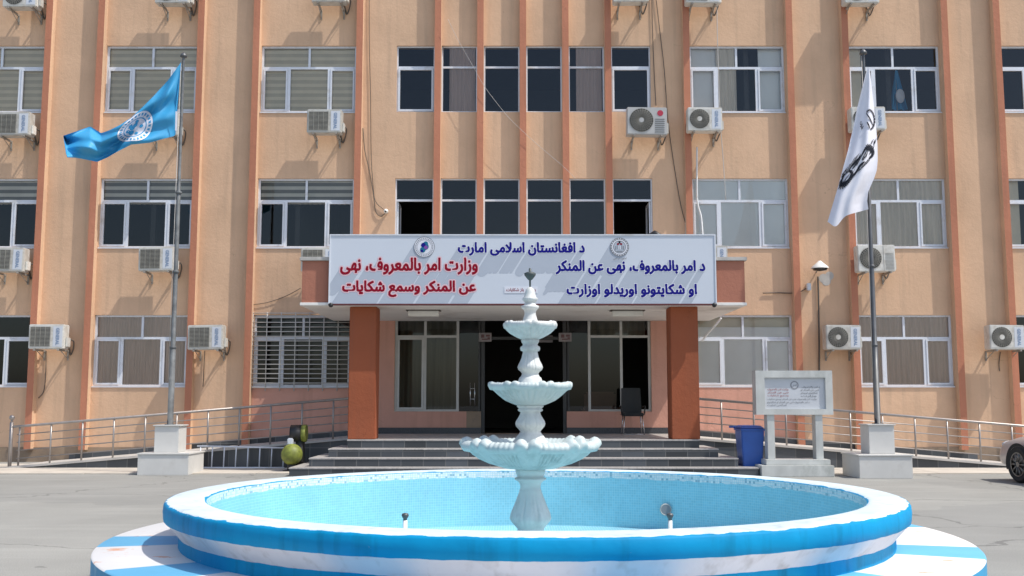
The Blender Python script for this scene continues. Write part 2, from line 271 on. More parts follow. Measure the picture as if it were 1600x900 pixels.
# ---------------------------------------------------------------- mesh helpers
class MB:
    def __init__(s): s.v = []; s.f = []; s.m = []; s.uv = []; s.sm = []
    def face(s, pts, m=0, uv=None, sm=False):
        i = len(s.v); s.v += [tuple(p) for p in pts]; s.f.append(tuple(range(i, i + len(pts)))); s.m.append(m); s.sm.append(sm)
        s.uv.append(uv or [(p[0], p[2]) for p in pts]); return s
    def box(s, x0, x1, y0, y1, z0, z1, m=0, skip=''):
        a, b, c, d = (x0, y0, z0), (x1, y0, z0), (x1, y1, z0), (x0, y1, z0)
        e, f, g, h = (x0, y0, z1), (x1, y0, z1), (x1, y1, z1), (x0, y1, z1)
        for k, q in (('f', (a, b, f, e)), ('b', (c, d, h, g)), ('r', (b, c, g, f)), ('l', (d, a, e, h)), ('t', (e, f, g, h)), ('d', (d, c, b, a))):
            if k in skip: continue
            uv = [(p[0], p[2]) for p in q] if k in 'fb' else ([(p[1], p[2]) for p in q] if k in 'lr' else [(p[0], p[1]) for p in q])
            s.face(q, m, uv)
        return s
    def tube(s, pts, r, seg=8, m=0, r2=None, cap=True):
        pts = [Vector(p) for p in pts]; n = len(pts); rings = []
        for i, p in enumerate(pts):
            d = (pts[min(i + 1, n - 1)] - pts[max(i - 1, 0)]).normalized()
            a = d.cross(Vector((0, 0, 1)))
            if a.length < .05: a = d.cross(Vector((0, 1, 0)))
            a.normalize(); b = d.cross(a)
            rr = r if r2 is None else r + (r2 - r) * i / (n - 1)
            rings.append([p + a * (rr * cos(2 * pi * k / seg)) + b * (rr * sin(2 * pi * k / seg)) for k in range(seg)])
        i0 = len(s.v)
        for q in rings: s.v += [tuple(p) for p in q]
        for i in range(n - 1):
            for k in range(seg):
                s._f((i0 + i * seg + k, i0 + i * seg + (k + 1) % seg, i0 + (i + 1) * seg + (k + 1) % seg, i0 + (i + 1) * seg + k), m, True)
        if cap:
            s._f(tuple(i0 + k for k in range(seg))[::-1], m, False); s._f(tuple(i0 + (n - 1) * seg + k for k in range(seg)), m, False)
        return s
    def _f(s, idx, m, sm, uv=None):
        s.f.append(idx); s.m.append(m); s.sm.append(sm); s.uv.append(uv or [(s.v[i][0], s.v[i][2]) for i in idx])
    def lathe(s, prof, cx, cy, seg=64, m=0, sm=True, mod=None, a0=0, a1=2 * pi, mf=None):
        """prof: (r, z[, extra]) from bottom outside upward; mod(r, z, th, extra) -> r, z"""
        i0 = len(s.v); n = len(prof)
        for pr in prof:
            for k in range(seg + 1):
                th = a0 + (a1 - a0) * k / seg; r, z = pr[0], pr[1]
                if mod: r, z = mod(r, z, th, pr[2] if len(pr) > 2 else None)
                s.v.append((cx + r * cos(th), cy + r * sin(th), z))
        for i in range(n - 1):
            for k in range(seg):
                a, b, c, d = i0 + i * (seg + 1) + k, i0 + i * (seg + 1) + k + 1, i0 + (i + 1) * (seg + 1) + k + 1, i0 + (i + 1) * (seg + 1) + k
                th0, th1 = (a1 - a0) * k / seg, (a1 - a0) * (k + 1) / seg
                r_ = max(prof[i][0], prof[i + 1][0]); z0, z1 = prof[i][1], prof[i + 1][1]
                s._f((a, b, c, d), mf(k, i) if mf else m, sm, [(th0 * r_, z0), (th1 * r_, z0), (th1 * r_, z1), (th0 * r_, z1)])
        return s
    def grid(s, fn, nu, nv, m=0, sm=True):
        i0 = len(s.v)
        for j in range(nv + 1):
            for i in range(nu + 1): s.v.append(tuple(fn(i / nu, j / nv)))
        for j in range(nv):
            for i in range(nu):
                a = i0 + j * (nu + 1) + i
                s._f((a, a + 1, a + nu + 2, a + nu + 1), m, sm)
        return s
    def ball(s, c, r, m=0, seg=20, rings=12, sc=(1, 1, 1)):
        def fn(u, v):
            th = 2 * pi * u; ph = pi * v
            return (c[0] + r * sc[0] * sin(ph) * cos(th), c[1] + r * sc[1] * sin(ph) * sin(th), c[2] - r * sc[2] * cos(ph))
        return s.grid(fn, seg, rings, m)
    def disc(s, c, r, y=None, seg=28, m=0, r0=0):
        """flat ring or disc facing -Y"""
        if r0 == 0: s.face([(c[0] + r * cos(2 * pi * k / seg), c[1], c[2] + r * sin(2 * pi * k / seg)) for k in range(seg)], m)
        else:
            for k in range(seg):
                t0, t1 = 2 * pi * k / seg, 2 * pi * (k + 1) / seg
                s.face([(c[0] + r0 * cos(t0), c[1], c[2] + r0 * sin(t0)), (c[0] + r * cos(t0), c[1], c[2] + r * sin(t0)), (c[0] + r * cos(t1), c[1], c[2] + r * sin(t1)), (c[0] + r0 * cos(t1), c[1], c[2] + r0 * sin(t1))], m)
        return s
    def build(s, name, mats, parent=None, bevel=0, weld=False):
        if isinstance(mats, str): mats = [mats]
        off = Vector((0, 0, 0)); p = parent
        while p is not None: off += p.location; p = p.parent
        me = bpy.data.meshes.new(name)
        me.from_pydata([(a - off.x, b - off.y, c - off.z) for a, b, c in s.v], [], s.f)
        for k in mats: me.materials.append(M[k])
        me.polygons.foreach_set('material_index', s.m); me.polygons.foreach_set('use_smooth', s.sm)
        ul = me.uv_layers.new(name='UVMap'); flat = [c for u in s.uv for q in u for c in q]; ul.data.foreach_set('uv', flat)
        if weld or bevel:
            bm = bmesh.new(); bm.from_mesh(me); bmesh.ops.remove_doubles(bm, verts=bm.verts, dist=1e-5)
            if bevel:
                ed = [e for e in bm.edges if len(e.link_faces) == 2 and e.calc_face_angle(0) > .6]
                bmesh.ops.bevel(bm, geom=ed, offset=bevel, segments=2, affect='EDGES', clamp_overlap=True)
            bm.to_mesh(me); bm.free()
        o = bpy.data.objects.new(name, me); C.objects.link(o)
        if parent: o.parent = parent
        return o
def tag(o, label=None, cat=None, group=None, kind=None):
    if label: o['label'] = label
    if cat: o['category'] = cat
    if group: o['group'] = group
    if kind: o['kind'] = kind
    return o
def thing(name, label, cat, loc=(0, 0, 0), group=None):
    o = bpy.data.objects.new(name, None); C.objects.link(o); o.location = loc
    o.empty_display_size = .1
    return tag(o, label, cat, group)
KIDS = {}
def copy_tree(o, parent=None):
    c = o.copy(); C.objects.link(c); c.parent = parent
    for ch in list(o.children): copy_tree(ch, c)
    return c
def interp(pts, x):
    if x <= pts[0][0]: return pts[0][1]
    for (a, b), (c, d) in zip(pts, pts[1:]):
        if x <= c:
            t = (x - a) / (c - a); return b + (d - b) * t
    return pts[-1][1]
def catmull(pts, n=8):
    pts = [Vector(p) for p in pts]; out = []
    for i in range(len(pts) - 1):
        p0, p1, p2, p3 = pts[max(i - 1, 0)], pts[i], pts[i + 1], pts[min(i + 2, len(pts) - 1)]
        for k in range(n):
            t = k / n
            out.append(.5 * ((2 * p1) + (p2 - p0) * t + (2 * p0 - 5 * p1 + 4 * p2 - p3) * t * t + (3 * p1 - p0 - 3 * p2 + p3) * t ** 3))
    return out + [pts[-1]]

# ---------------------------------------------------------------- lettering (joined Arabic letter forms from Blender's own font)
AR = {'ا': (0xFE8D, 2), 'أ': (0xFE83, 2), 'إ': (0xFE87, 2), 'ب': (0xFE8F, 4), 'ت': (0xFE95, 4), 'ح': (0xFEA1, 4), 'د': (0xFEA9, 2), 'ر': (0xFEAD, 2), 'ز': (0xFEAF, 2),
      'س': (0xFEB1, 4), 'ش': (0xFEB5, 4), 'ص': (0xFEB9, 4), 'ع': (0xFEC9, 4), 'غ': (0xFECD, 4), 'ف': (0xFED1, 4), 'ق': (0xFED5, 4), 'ک': (0xFB8E, 4), 'ل': (0xFEDD, 4),
      'م': (0xFEE1, 4), 'ن': (0xFEE5, 4), 'ه': (0xFEE9, 4), 'و': (0xFEED, 2), 'ى': (0xFEEF, 2), 'ی': (0xFBFC, 4), 'ي': (0xFEF1, 4)}
def shape(t):
    out = []; i = 0
    while i < len(t):
        ch = t[i]
        if ch not in AR: out.append(ch); i += 1; continue
        prev = i > 0 and t[i - 1] in AR and AR[t[i - 1]][1] == 4
        if ch == 'ل' and i + 1 < len(t) and t[i + 1] == 'ا':
            out.append(chr(0xFEFC if prev else 0xFEFB)); i += 2; continue
        b, n = AR[ch]; nxt = n == 4 and i + 1 < len(t) and t[i + 1] in AR
        k = (3 if nxt else 1) if prev else (2 if nxt else 0)
        out.append(chr(b + k)); i += 1
    return ''.join(reversed(out))
TC = {}
def text_geo(t, off=0.0, arabic=True, res=3):
    key = (t, off, arabic)
    if key in TC: return TC[key]
    cu = bpy.data.curves.new('lettering', 'FONT'); cu.body = shape(t) if arabic else t
    cu.resolution_u = res; cu.offset = off; cu.fill_mode = 'FRONT'
    o = bpy.data.objects.new('lettering', cu); C.objects.link(o); bpy.context.view_layer.update()
    me = bpy.data.meshes.new_from_object(o)
    v = [(q.co.x, q.co.y) for q in me.vertices]; f = [tuple(p.vertices) for p in me.polygons]
    bpy.data.objects.remove(o); bpy.data.curves.remove(cu); bpy.data.meshes.remove(me)
    TC[key] = (v, f); return TC[key]
def put_text(mb, t, fn, m=0, off=0.0, arabic=True, ref=None):
    """fn(u, v) maps the ink box (0..1) to a point"""
    v, f = text_geo(t, off, arabic)
    rv = text_geo(t, ref if ref is not None else off, arabic)[0]
    x0, x1 = min(p[0] for p in rv), max(p[0] for p in rv); y0, y1 = min(p[1] for p in rv), max(p[1] for p in rv)
    i0 = len(mb.v); par = list(range(len(v)))
    def find(a):
        while par[a] != a: par[a] = par[par[a]]; a = par[a]
        return a
    for q in f:
        for k in q[1:]: par[find(k)] = find(q[0])
    order = {}
    for k, p in enumerate(v):
        g_ = order.setdefault(find(k), len(order)) % 5
        c_ = fn((p[0] - x0) / (x1 - x0), (p[1] - y0) / (y1 - y0)); mb.v.append((c_[0], c_[1] - .0006 * g_, c_[2]))
    for q in f: mb._f(tuple(i0 + k for k in q), m, False)

# ================================================================ SETTING
WY = 25.6                                   # face of the main wall
BX = .28                                    # axis of the building
g = MB(); g.face([(-400, -300, 0), (400, -300, 0), (400, 500, 0), (-400, 500, 0)]); tag(g.build('ground', 'asphalt'), kind='structure')
g = MB()
for i in range(24):                          # pavement slabs along the front with open joints
    a = -21 + i * 1.75
    g.box(a, a + 1.742, 21.2 + .05 * random.random(), 24.5, -.02, .022)
tag(g.build('pavement', 'pale_concrete', bevel=.006), kind='structure')

# ================================================================ BUILDING
B = thing('office_building', 'four storey peach office building with terracotta pilasters and rows of white framed windows', 'building', (BX, WY, 0))
Z = [(1.86, 3.64), (5.35, 7.13), (8.86, 10.62)]            # sill and head of each storey
PIL = [1.09 * k for k in (-2, -1, 0, 1, 2)]
PO = [4.19, 6.84, 8.27, 10.84, 12.18, 14.75, 16.1, 18.7]
pil_x = sorted([BX + p for p in PIL] + [BX + s * p for p in PO for s in (1, -1)])
openings = []                                # x0 x1 z0 z1
bays = []
for s in (1, -1):
    for a, b in ((4.19, 6.84), (8.27, 10.84), (12.18, 14.75), (16.1, 18.7)):
        x0, x1 = sorted((BX + s * a, BX + s * b)); bays.append((x0 + .10, x1 - .10))
bays.sort()
for x0, x1 in bays:
    for z0, z1 in Z: openings.append((x0, x1, z0, z1))
slots = [(BX - 3.25, BX - 2.27)] + [(BX + 1.09 * k + .085, BX + 1.09 * (k + 1) - .085) for k in (-2, -1, 0, 1)] + [(BX + 2.27, BX + 3.29)]
for x0, x1 in slots:
    for z0, z1 in Z[1:]: openings.append((x0, x1, z0, z1))
EX0, EX1, EZ0, EZ1, PZ = -2.93, 3.47, 1.235, 3.54, .69
DX0, DX1 = -.77, 1.36
openings += [(EX0, EX1, EZ0, EZ1), (DX0, DX1, PZ, EZ0)]
def in_op(x, z): return any(a < x < b and c < z < d for a, b, c, d in openings)
xs = sorted({-20.5, 21} | {o[0] for o in openings} | {o[1] for o in openings}); zs = sorted({0, 16} | {o[2] for o in openings} | {o[3] for o in openings})
mb = MB(); BK = WY + .3
for x0, x1 in zip(xs, xs[1:]):
    for z0, z1 in zip(zs, zs[1:]):
        if in_op((x0 + x1) / 2, (z0 + z1) / 2): continue
        mb.face([(x0, WY, z0), (x1, WY, z0), (x1, WY, z1), (x0, WY, z1)])
        mb.face([(x1, BK, z0), (x0, BK, z0), (x0, BK, z1), (x1, BK, z1)])
for x0, x1, z0, z1 in openings:
    door = z0 == PZ; ent = x0 == EX0
    mb.face([(x0, WY, z0), (x0, WY, z1), (x0, BK, z1), (x0, BK, z0)]); mb.face([(x1, WY, z0), (x1, BK, z0), (x1, BK, z1), (x1, WY, z1)])
    if not door: mb.face([(x0, WY, z1), (x1, WY, z1), (x1, BK, z1), (x0, BK, z1)])
    if ent:
        mb.face([(x0, WY, z0), (x0, BK, z0), (DX0, BK, z0), (DX0, WY, z0)]); mb.face([(DX1, WY, z0), (DX1, BK, z0), (x1, BK, z0), (x1, WY, z0)])
    else: mb.face([(x0, WY, z0), (x0, BK, z0), (x1, BK, z0), (x1, WY, z0)])
mb.face([(-20.5, WY, 0), (-20.5, WY + 10, 0), (-20.5, WY + 10, 16), (-20.5, WY, 16)]); mb.face([(21, WY, 0), (21, WY, 16), (21, WY + 10, 16), (21, WY + 10, 0)])
mb.face([(-20.5, WY, 16), (21, WY, 16), (21, WY + 10, 16), (-20.5, WY + 10, 16)]); mb.face([(21, WY + 10, 0), (21, WY + 10, 16), (-20.5, WY + 10, 16), (-20.5, WY + 10, 0)])
wall = mb.build('wall', 'peach_stucco', B)
# rooms behind the glass
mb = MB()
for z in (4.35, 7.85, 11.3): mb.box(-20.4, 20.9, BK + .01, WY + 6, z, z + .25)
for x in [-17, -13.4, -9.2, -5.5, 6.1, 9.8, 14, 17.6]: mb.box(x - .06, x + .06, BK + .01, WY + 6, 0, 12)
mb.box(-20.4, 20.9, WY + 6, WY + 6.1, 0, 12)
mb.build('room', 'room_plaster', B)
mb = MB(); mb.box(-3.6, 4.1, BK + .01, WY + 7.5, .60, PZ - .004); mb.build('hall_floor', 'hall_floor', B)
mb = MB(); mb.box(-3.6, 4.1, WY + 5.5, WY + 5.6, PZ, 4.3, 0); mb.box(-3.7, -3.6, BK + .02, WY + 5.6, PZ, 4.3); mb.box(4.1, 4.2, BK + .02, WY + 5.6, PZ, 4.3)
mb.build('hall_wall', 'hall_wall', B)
# pilasters: peach sides, terracotta front
for x in pil_x:
    low = abs(x - BX) < 3
    z0 = 3.6 if low else (1.0 if abs(x - BX) < 4.5 else .3)
    mb = MB(); mb.box(x - .083, x + .083, WY - .20, WY - .001, z0, 16, 0, 'bf'); mb.face([(x - .083, WY - .20, z0), (x + .083, WY - .20, z0), (x + .083, WY - .20, 16), (x - .083, WY - .20, 16)], 1)
    mb.build('pilaster', ['peach_stucco', 'terracotta_paint'], B)
# lower painted panels and plinth
for x0, x1 in ((BX - 6.75, BX - 4.28), (BX + 4.28, BX + 6.75)):
    MB().box(x0, x1, WY - .012, WY - .001, .3, 1.855).build('painted_panel', 'salmon_paint', B)
for x0, x1, z0, z1 in ((BX - 4.1, EX0 - .001, PZ + .15, EZ1), (EX1 + .001, BX + 4.1, PZ + .15, EZ1), (EX0, DX0 - .36, PZ + .15, EZ0 - .002), (DX1, EX1, PZ + .15, EZ0 - .002)):
    MB().box(x0, x1, WY - .015, WY - .001, z0, z1).build('painted_panel', 'salmon_paint', B)
MB().box(DX0 - .36, DX0, WY - .02, WY - .001, PZ + .15, EZ0 - .002).build('door_panel', 'plinth_grime', B)
for x0, x1 in ((BX - 4.1, DX0), (DX1, BX + 4.1)): MB().box(x0, x1, WY - .03, WY - .001, PZ, PZ + .148).build('skirting', 'granite', B)
for s in (-1, 1):
    x0, x1 = sorted((BX + s * 4.2, BX + s * 20)); MB().box(x0, x1, WY - .03, WY - .001, 0, .36).build('plinth', 'plinth_grime', B)
for s in (-1, 1):
    mb = MB()                            # dark skirting that follows the ramp
    xa, xb = BX + s * 3.7, BX + s * 11.2
    za, zb = PZ, .08
    q = [(xa, WY - .05, za - .1), (xb, WY - .05, zb - .1), (xb, WY - .05, zb + .1), (xa, WY - .05, za + .14)]
    mb.face(q if s > 0 else q[::-1]); t = [(xa, WY - .05, za + .14), (xb, WY - .05, zb + .1), (xb, WY, zb + .1), (xa, WY, za + .14)]; mb.face(t if s > 0 else t[::-1])
    mb.build('ramp_skirting', 'granite_cladding', B)

# ---- windows
def curtain(name, mat, x0, x1, z0, z1, parent, y=None, amp=.022, wl=.13):
    y = y or WY + .115; ph = random.random() * 6; mb = MB()
    n = max(12, int((x1 - x0) / .015))
    mb.grid(lambda u, v: (x0 + (x1 - x0) * u, y + amp * sin(2 * pi * (x0 + (x1 - x0) * u) / wl + ph + .7 * sin(9 * u)) * (1 - .3 * v), z0 + (z1 - z0) * v), n, 3)
    return mb.build(name, mat, parent)
def bands(name, mats, x0, x1, z0, z1, step, parent, y=None):
    y = y or WY + .14; mb = MB(); n = max(1, int((z1 - z0) / step)); h = (z1 - z0) / n
    for i in range(n):
        mb.face([(x0, y + .004 * (i % 2), z0 + i * h), (x1, y + .004 * (i % 2), z0 + i * h), (x1, y + .004 * (i % 2), z0 + (i + 1) * h), (x0, y + .004 * (i % 2), z0 + (i + 1) * h)], i % 2)
    return mb.build(name, mats, parent)
TR = .58                                    # transom below the head
def bar(mb, x0, x1, z0, z1, y0=WY + .06, y1=WY + .12): mb.box(x0, x1, y0, y1, z0, z1)
def window3(x0, x1, z0, z1, kind, flip=False):
    mb = MB(); f = .05; zt = z1 - TR
    bar(mb, x0, x0 + f, z0, z1); bar(mb, x1 - f, x1, z0, z1); bar(mb, x0 + f, x1 - f, z1 - f, z1); bar(mb, x0 + f, x1 - f, z0, z0 + f * .8)
    bar(mb, x0 + f, x1 - f, zt - .03, zt + .03)
    xm = (x0 + x1) / 2; bar(mb, xm - .027, xm + .027, zt + .03, z1 - f)
    a, b = x0 + (x1 - x0) * .29, x0 + (x1 - x0) * .71
    bar(mb, a - .035, a + .035, z0 + f * .8, zt - .03); bar(mb, b - .035, b + .035, z0 + f * .8, zt - .03)
    for p, q in ((x0 + f, a - .035), (b + .035, x1 - f)):       # opening sashes, a little proud
        s = .045; zz0, zz1 = z0 + f * .8, zt - .03; yy = (WY + .045, WY + .1)
        bar(mb, p + .004, p + s, zz0, zz1, *yy); bar(mb, q - s, q - .004, zz0, zz1, *yy); bar(mb, p + s, q - s, zz1 - s, zz1, *yy); bar(mb, p + s, q - s, zz0, zz0 + s, *yy)
    mb.box(x0, x1, WY - .025, WY + .05, z0 - .03, z0 - .002)    # sill
    wn = mb.build('window', 'pvc', B)
    MB().face([(x0 + .02, WY + .09, z0 + .02), (x1 - .02, WY + .09, z0 + .02), (x1 - .02, WY + .09, z1 - .02), (x0 + .02, WY + .09, z1 - .02)]).build('pane', 'window_glass', wn)
    i0, i1 = x0 + .01, x1 - .01
    if kind == 'zebra': bands('blind', ['blind_light', 'blind_dark'], i0, i1, z0, z1, .085, wn)
    elif kind == 'half':
        bands('blind', ['zebra_light', 'zebra_dark'], i0, i1, zt - .05, z1, .085, wn)
        curtain('curtain', 'curtain_beige', i0, i1, zt - .05, z1, wn, WY + .27)
    elif kind in ('brown', 'beige'): curtain('curtain', 'curtain_' + kind, i0, i1, z0, z1, wn)
    elif kind == 'mixed':
        MB().box(i0, i0 + .72, WY + .18, WY + .19, z0, z1).build('blind', 'white_roller', wn)
        curtain('curtain', 'curtain_beige', a, a + .52, z0, z1, wn)
        MB().box(i1 - .62, i1, WY + .2, WY + .21, z0 + .1, z1).build('blind', 'frosted_film', wn)
    elif kind == 'film': MB().box(i0, i1, WY + .103, WY + .108, z0, z1).build('blind', 'frosted_film', wn)
    elif kind == 'roller':
        MB().box(i0, i1, WY + .104, WY + .109, z0, zt + .28).build('blind', 'white_roller', wn)
        bands('curtain', ['blind_light', 'blind_dark'], i0, i1, zt + .2, z1, .2, wn, WY + .2)
    elif kind == 'left': MB().box(i0, i0 + .4, WY + .2, WY + .21, z0, z1).build('blind', 'blind_light', wn)
    return wn
kinds = {3: ('dark', 'half', 'zebra'), 2: ('brown', 'half', 'zebra'), 1: ('dark', 'half', 'zebra'), 4: ('roller', 'film', 'mixed'), 5: ('brown', 'beige', 'left'), 6: ('dark', 'left', 'dark'), 0: ('brown', 'dark', 'zebra'), 7: ('beige', 'dark', 'brown')}
WIN = {}
for i, (x0, x1) in enumerate(bays):
    for k, (z0, z1) in enumerate(Z): WIN[i, k] = window3(x0, x1, z0, z1, kinds[i][k])
def window1(x0, x1, z0, z1, sash, mode):
    mb = MB(); f = .035; zt = z1 - .56
    bar(mb, x0, x0 + f, z0, z1); bar(mb, x1 - f, x1, z0, z1); bar(mb, x0 + f, x1 - f, z1 - f, z1); bar(mb, x0 + f, x1 - f, z0, z0 + f); bar(mb, x0 + f, x1 - f, zt - .025, zt + .025)
    if sash:
        s = .05; p, q, a, b = x0 + f, x1 - f, z0 + f, zt - .025; yy = (WY + .04, WY + .1)
        bar(mb, p + .003, p + s, a, b, *yy); bar(mb, q - s, q - .003, a, b, *yy); bar(mb, p + s, q - s, b - s, b, *yy); bar(mb, p + s, q - s, a, a + s, *yy)
    wn = mb.build('window', 'pvc', B)
    g = MB(); y = WY + .09
    lo = zt if mode == 'open' else z0 + .02
    g.face([(x0 + .02, y, lo), (x1 - .02, y, lo), (x1 - .02, y, z1 - .02), (x0 + .02, y, z1 - .02)]); g.build('pane', 'window_glass', wn)
    if mode == 'curtain': curtain('curtain', 'curtain_mauve', x0 + .2, x1 - .06, z0, z1, wn, wl=.09, amp=.012)
    if mode == 'open':                      # the casement stands open into the room
        l = MB(); xx = x1 - .06 if x1 > BX else x0 + .06
        for a, b, c, d in ((WY + .12, WY + .17, z0 + .03, zt - .03), (WY + .72, WY + .77, z0 + .03, zt - .03), (WY + .17, WY + .72, zt - .08, zt - .03), (WY + .17, WY + .72, z0 + .03, z0 + .08)): l.box(xx - .02, xx + .02, a, b, c, d)
        sh = l.build('sash', 'pvc', wn)
    return wn
for j, (x0, x1) in enumerate(slots):
    window1(x0, x1, *Z[2], j in (0, 5), 'curtain' if j in (1, 4) else 'dark')
    window1(x0, x1, *Z[1], False, 'open' if j in (0, 5) else 'dark')

for j, a, b in ((2, .12, .42), (2, .50, .88), (3, .10, .72)):
    x0, x1 = slots[j]; MB().box(x0 + (x1 - x0) * a, x0 + (x1 - x0) * b, WY + .12, WY + .125, Z[1][0] + .04, Z[1][0] + .36).build('paper', 'frosted_film', B)
# ---- entrance glazing
y0, y1 = WY + .05, WY + .11
xa = [EX0 + .033, at(664, 560, WY).x, at(715, 560, WY).x]; xb = [at(921, 560, WY).x, at(971, 560, WY).x, EX1 - .033]
zt = 3.10; GL = []
for xx in (xa, xb):
    fr = MB()
    for x in xx: fr.box(x - .032, x + .032, y0, y1, EZ0 + .001, EZ1 - .001)
    for a, b in zip(xx, xx[1:]):
        fr.box(a + .032, b - .032, y0 + .003, y1 - .003, zt - .03, zt + .03); fr.box(a + .032, b - .032, y0 + .003, y1 - .003, EZ0 + .002, EZ0 + .05); fr.box(a + .032, b - .032, y0 + .003, y1 - .003, EZ1 - .05, EZ1 - .002)
    if xx is xa:
        a, b = xx[0] + .034, xx[1] - .034
        for q in ((a, a + .05, EZ0 + .05, zt - .03), (b - .05, b, EZ0 + .05, zt - .03), (a + .05, b - .05, EZ0 + .05, EZ0 + .1), (a + .05, b - .05, zt - .08, zt - .03)): fr.box(q[0], q[1], y0 - .02, y1 - .01, q[2], q[3])
    GL.append(fr.build('entrance_glazing', 'alu_frame', B))
def pane(a, b, c, d, parent, y=WY + .08, mat='tinted_glass'):
    mb = MB(); mb.face([(a, y, c), (b, y, c), (b, y, d), (a, y, d)]); return mb.build('pane', mat, parent)
pane(xa[0], xa[2], EZ0 + .01, EZ1 - .01, GL[0]); pane(xb[0], xb[1], EZ0 + .01, EZ1 - .01, GL[1]); pane(xb[1], xb[2], zt, EZ1 - .01, GL[1])
curtain('curtain', 'lobby_curtain', xa[0] + .05, xa[2] - .05, EZ0, EZ1, GL[0], WY + .5, .03, .22)
curtain('curtain', 'lobby_curtain', xb[0] + .05, xb[2] - .05, zt, EZ1, GL[1], WY + .5, .03, .22)
for s, (a, b) in ((1, (xa[2] + .034, DX0 - .02)), (-1, (DX1 + .02, xb[0] - .034))):
    d = MB(); e0, e1 = (b - .05, b) if s > 0 else (a, a + .05)
    d.box(e0, e1, WY + .02, WY + .12, EZ0, EZ1 - .002)
    D = d.build('door', 'dark_frame', B)
    pane(a, b, EZ0 + .01, EZ1 - .01, D)
    h = MB(); hx = (a + b) / 2 + .02 * s
    for dx in (0, .11): h.tube([(hx + dx, WY - .01, 1.38), (hx + dx, WY - .01, 1.94)], .013, 8)
    for hz in (1.54, 1.80): h.tube([(hx, WY - .01, hz), (hx + .11, WY - .01, hz)], .012, 8)
    h.tube([(hx, WY - .01, 1.80), (hx, WY + .085, 1.80)], .01, 6); h.tube([(hx, WY - .01, 1.54), (hx, WY + .085, 1.54)], .01, 6)
    if s > 0: h.build('handle', 'chrome', D)
d = MB(); d.box(DX0 + .002, DX0 + .09, WY + .02, WY + .14, PZ, EZ1 - .002); d.box(DX1 - .09, DX1 - .002, WY + .02, WY + .14, PZ, EZ1 - .002); d.box(DX0 + .09, DX1 - .09, WY + .02, WY + .14, 3.02, 3.09)
DF = d.build('door_frame', 'dark_frame', B)
# notices on the glass
for px, lab in ((758, 'small white notice with red marks stuck to the left of the entrance doorway'), (883, 'small white notice with red marks stuck to the right of the entrance doorway')):
    p = at(px, 527, WY - .005); t = thing('notice', lab, 'notice', p)
    mb = MB(); mb.box(p.x - .16, p.x + .16, p.y - .006, p.y, p.z - .11, p.z + .11); mb.build('sheet', 'notice_paper', t)
    k = MB()
    for i, (dx, dz, w_, h_) in enumerate(((-.1, .03, .08, .08), (.02, .04, .1, .05), (-.08, -.05, .14, .03), (.06, -.03, .06, .06))): k.box(p.x + dx, p.x + dx + w_, p.y - .009, p.y - .0065, p.z + dz - h_ / 2, p.z + dz + h_ / 2)
    k.build('print', 'notice_ink', t)
p = at(842, 530, WY + .3); t = MB(); t.box(p.x - .35, p.x + .35, p.y, p.y + .02, p.z - .08, p.z + .10); tag(t.build('notice', 'notice_paper'), 'wide pale notice hanging over the dark doorway behind the fountain', 'notice')

# ---- canopy and columns
CX0, CX1, CY = -4.44, 4.92, 21.5
mb = MB(); mb.box(CX0, CX1, CY, WY - .24, 3.555, 4.44); cn = mb.build('canopy', 'brick_red_paint', B, weld=True)
mb = MB(); mb.box(CX0 - .05, CX1 + .05, CY - .05, WY - .24, 4.442, 4.52); mb.build('coping', 'concrete_trim', cn, bevel=.01)
mb = MB(); mb.box(CX0 - .03, CX1 + .03, CY - .03, WY - .003, 3.49, 3.553); mb.build('soffit', 'white_soffit', cn, bevel=.008)
for x0, x1 in ((-3.45, -2.88), (3.36, 3.95)):
    mb = MB(); mb.box(x0, x1, 21.7, 22.27, PZ + .002, 3.488); mb.build('column', 'rust_paint', B, bevel=.012)
# window grille on the ground floor, left of the entrance
x0, x1 = bays[3]; z0, z1 = Z[0]; mb = MB()
for i in range(8):
    x = x0 - .02 + (x1 - x0 + .04) * i / 7; mb.tube([(x, WY - .06, z0 - .12), (x, WY - .06, z1 + .06)], .012, 6)
for i in range(17):
    z = z0 - .04 + (z1 - z0 + .08) * i / 16; mb.tube([(x0 - .02, WY - .06, z), (x1 + .02, WY - .06, z)], .013, 6)
for x in (x0, x1):
    for z in (z0, z1): mb.tube([(x, WY - .06, z), (x, WY, z)], .01, 6)
tag(mb.build('window_grille', 'alu_frame'), 'white welded bar grille over the ground floor window left of the entrance', 'window grille')
# surface lights under the canopy
for px, lab in ((662, 'slim white ceiling light under the left half of the canopy'), (980, 'slim white ceiling light under the right half of the canopy')):
    p = at(px, 484, 22.6); t = thing('ceiling_light', lab, 'light', (p.x, 22.6, 3.49), 'lights under the canopy')
    MB().box(p.x - .38, p.x + .38, 22.45, 22.75, 3.47, 3.489).build('base_plate', 'cable_dark', t)
    MB().box(p.x - .34, p.x + .34, 22.48, 22.72, 3.35, 3.469).build('diffuser', 'lamp_white', t, bevel=.012)

# ---- steps and platform
st = thing('entrance_steps', 'four dark granite steps and landing leading up to the doorway', 'steps', (.24, 21.6, 0))
L0, R0 = -3.45, 3.92
for i in range(4):
    z1 = PZ - .1725 * i; d = .33 * i
    yb = WY - .032 if i == 0 else 23.0
    mb = MB(); mb.box(L0 - d + .012, R0 + d - .012, 21.6 - d + .012, yb, z1 - .1725 + .002, z1 - .03, 0); rs = mb.build('riser', 'granite_cladding', st)
    mb = MB(); mb.box(L0 - d, R0 + d, 21.6 - d, yb, z1 - .03, z1); mb.build('tread', 'granite_tread', st, bevel=.006)

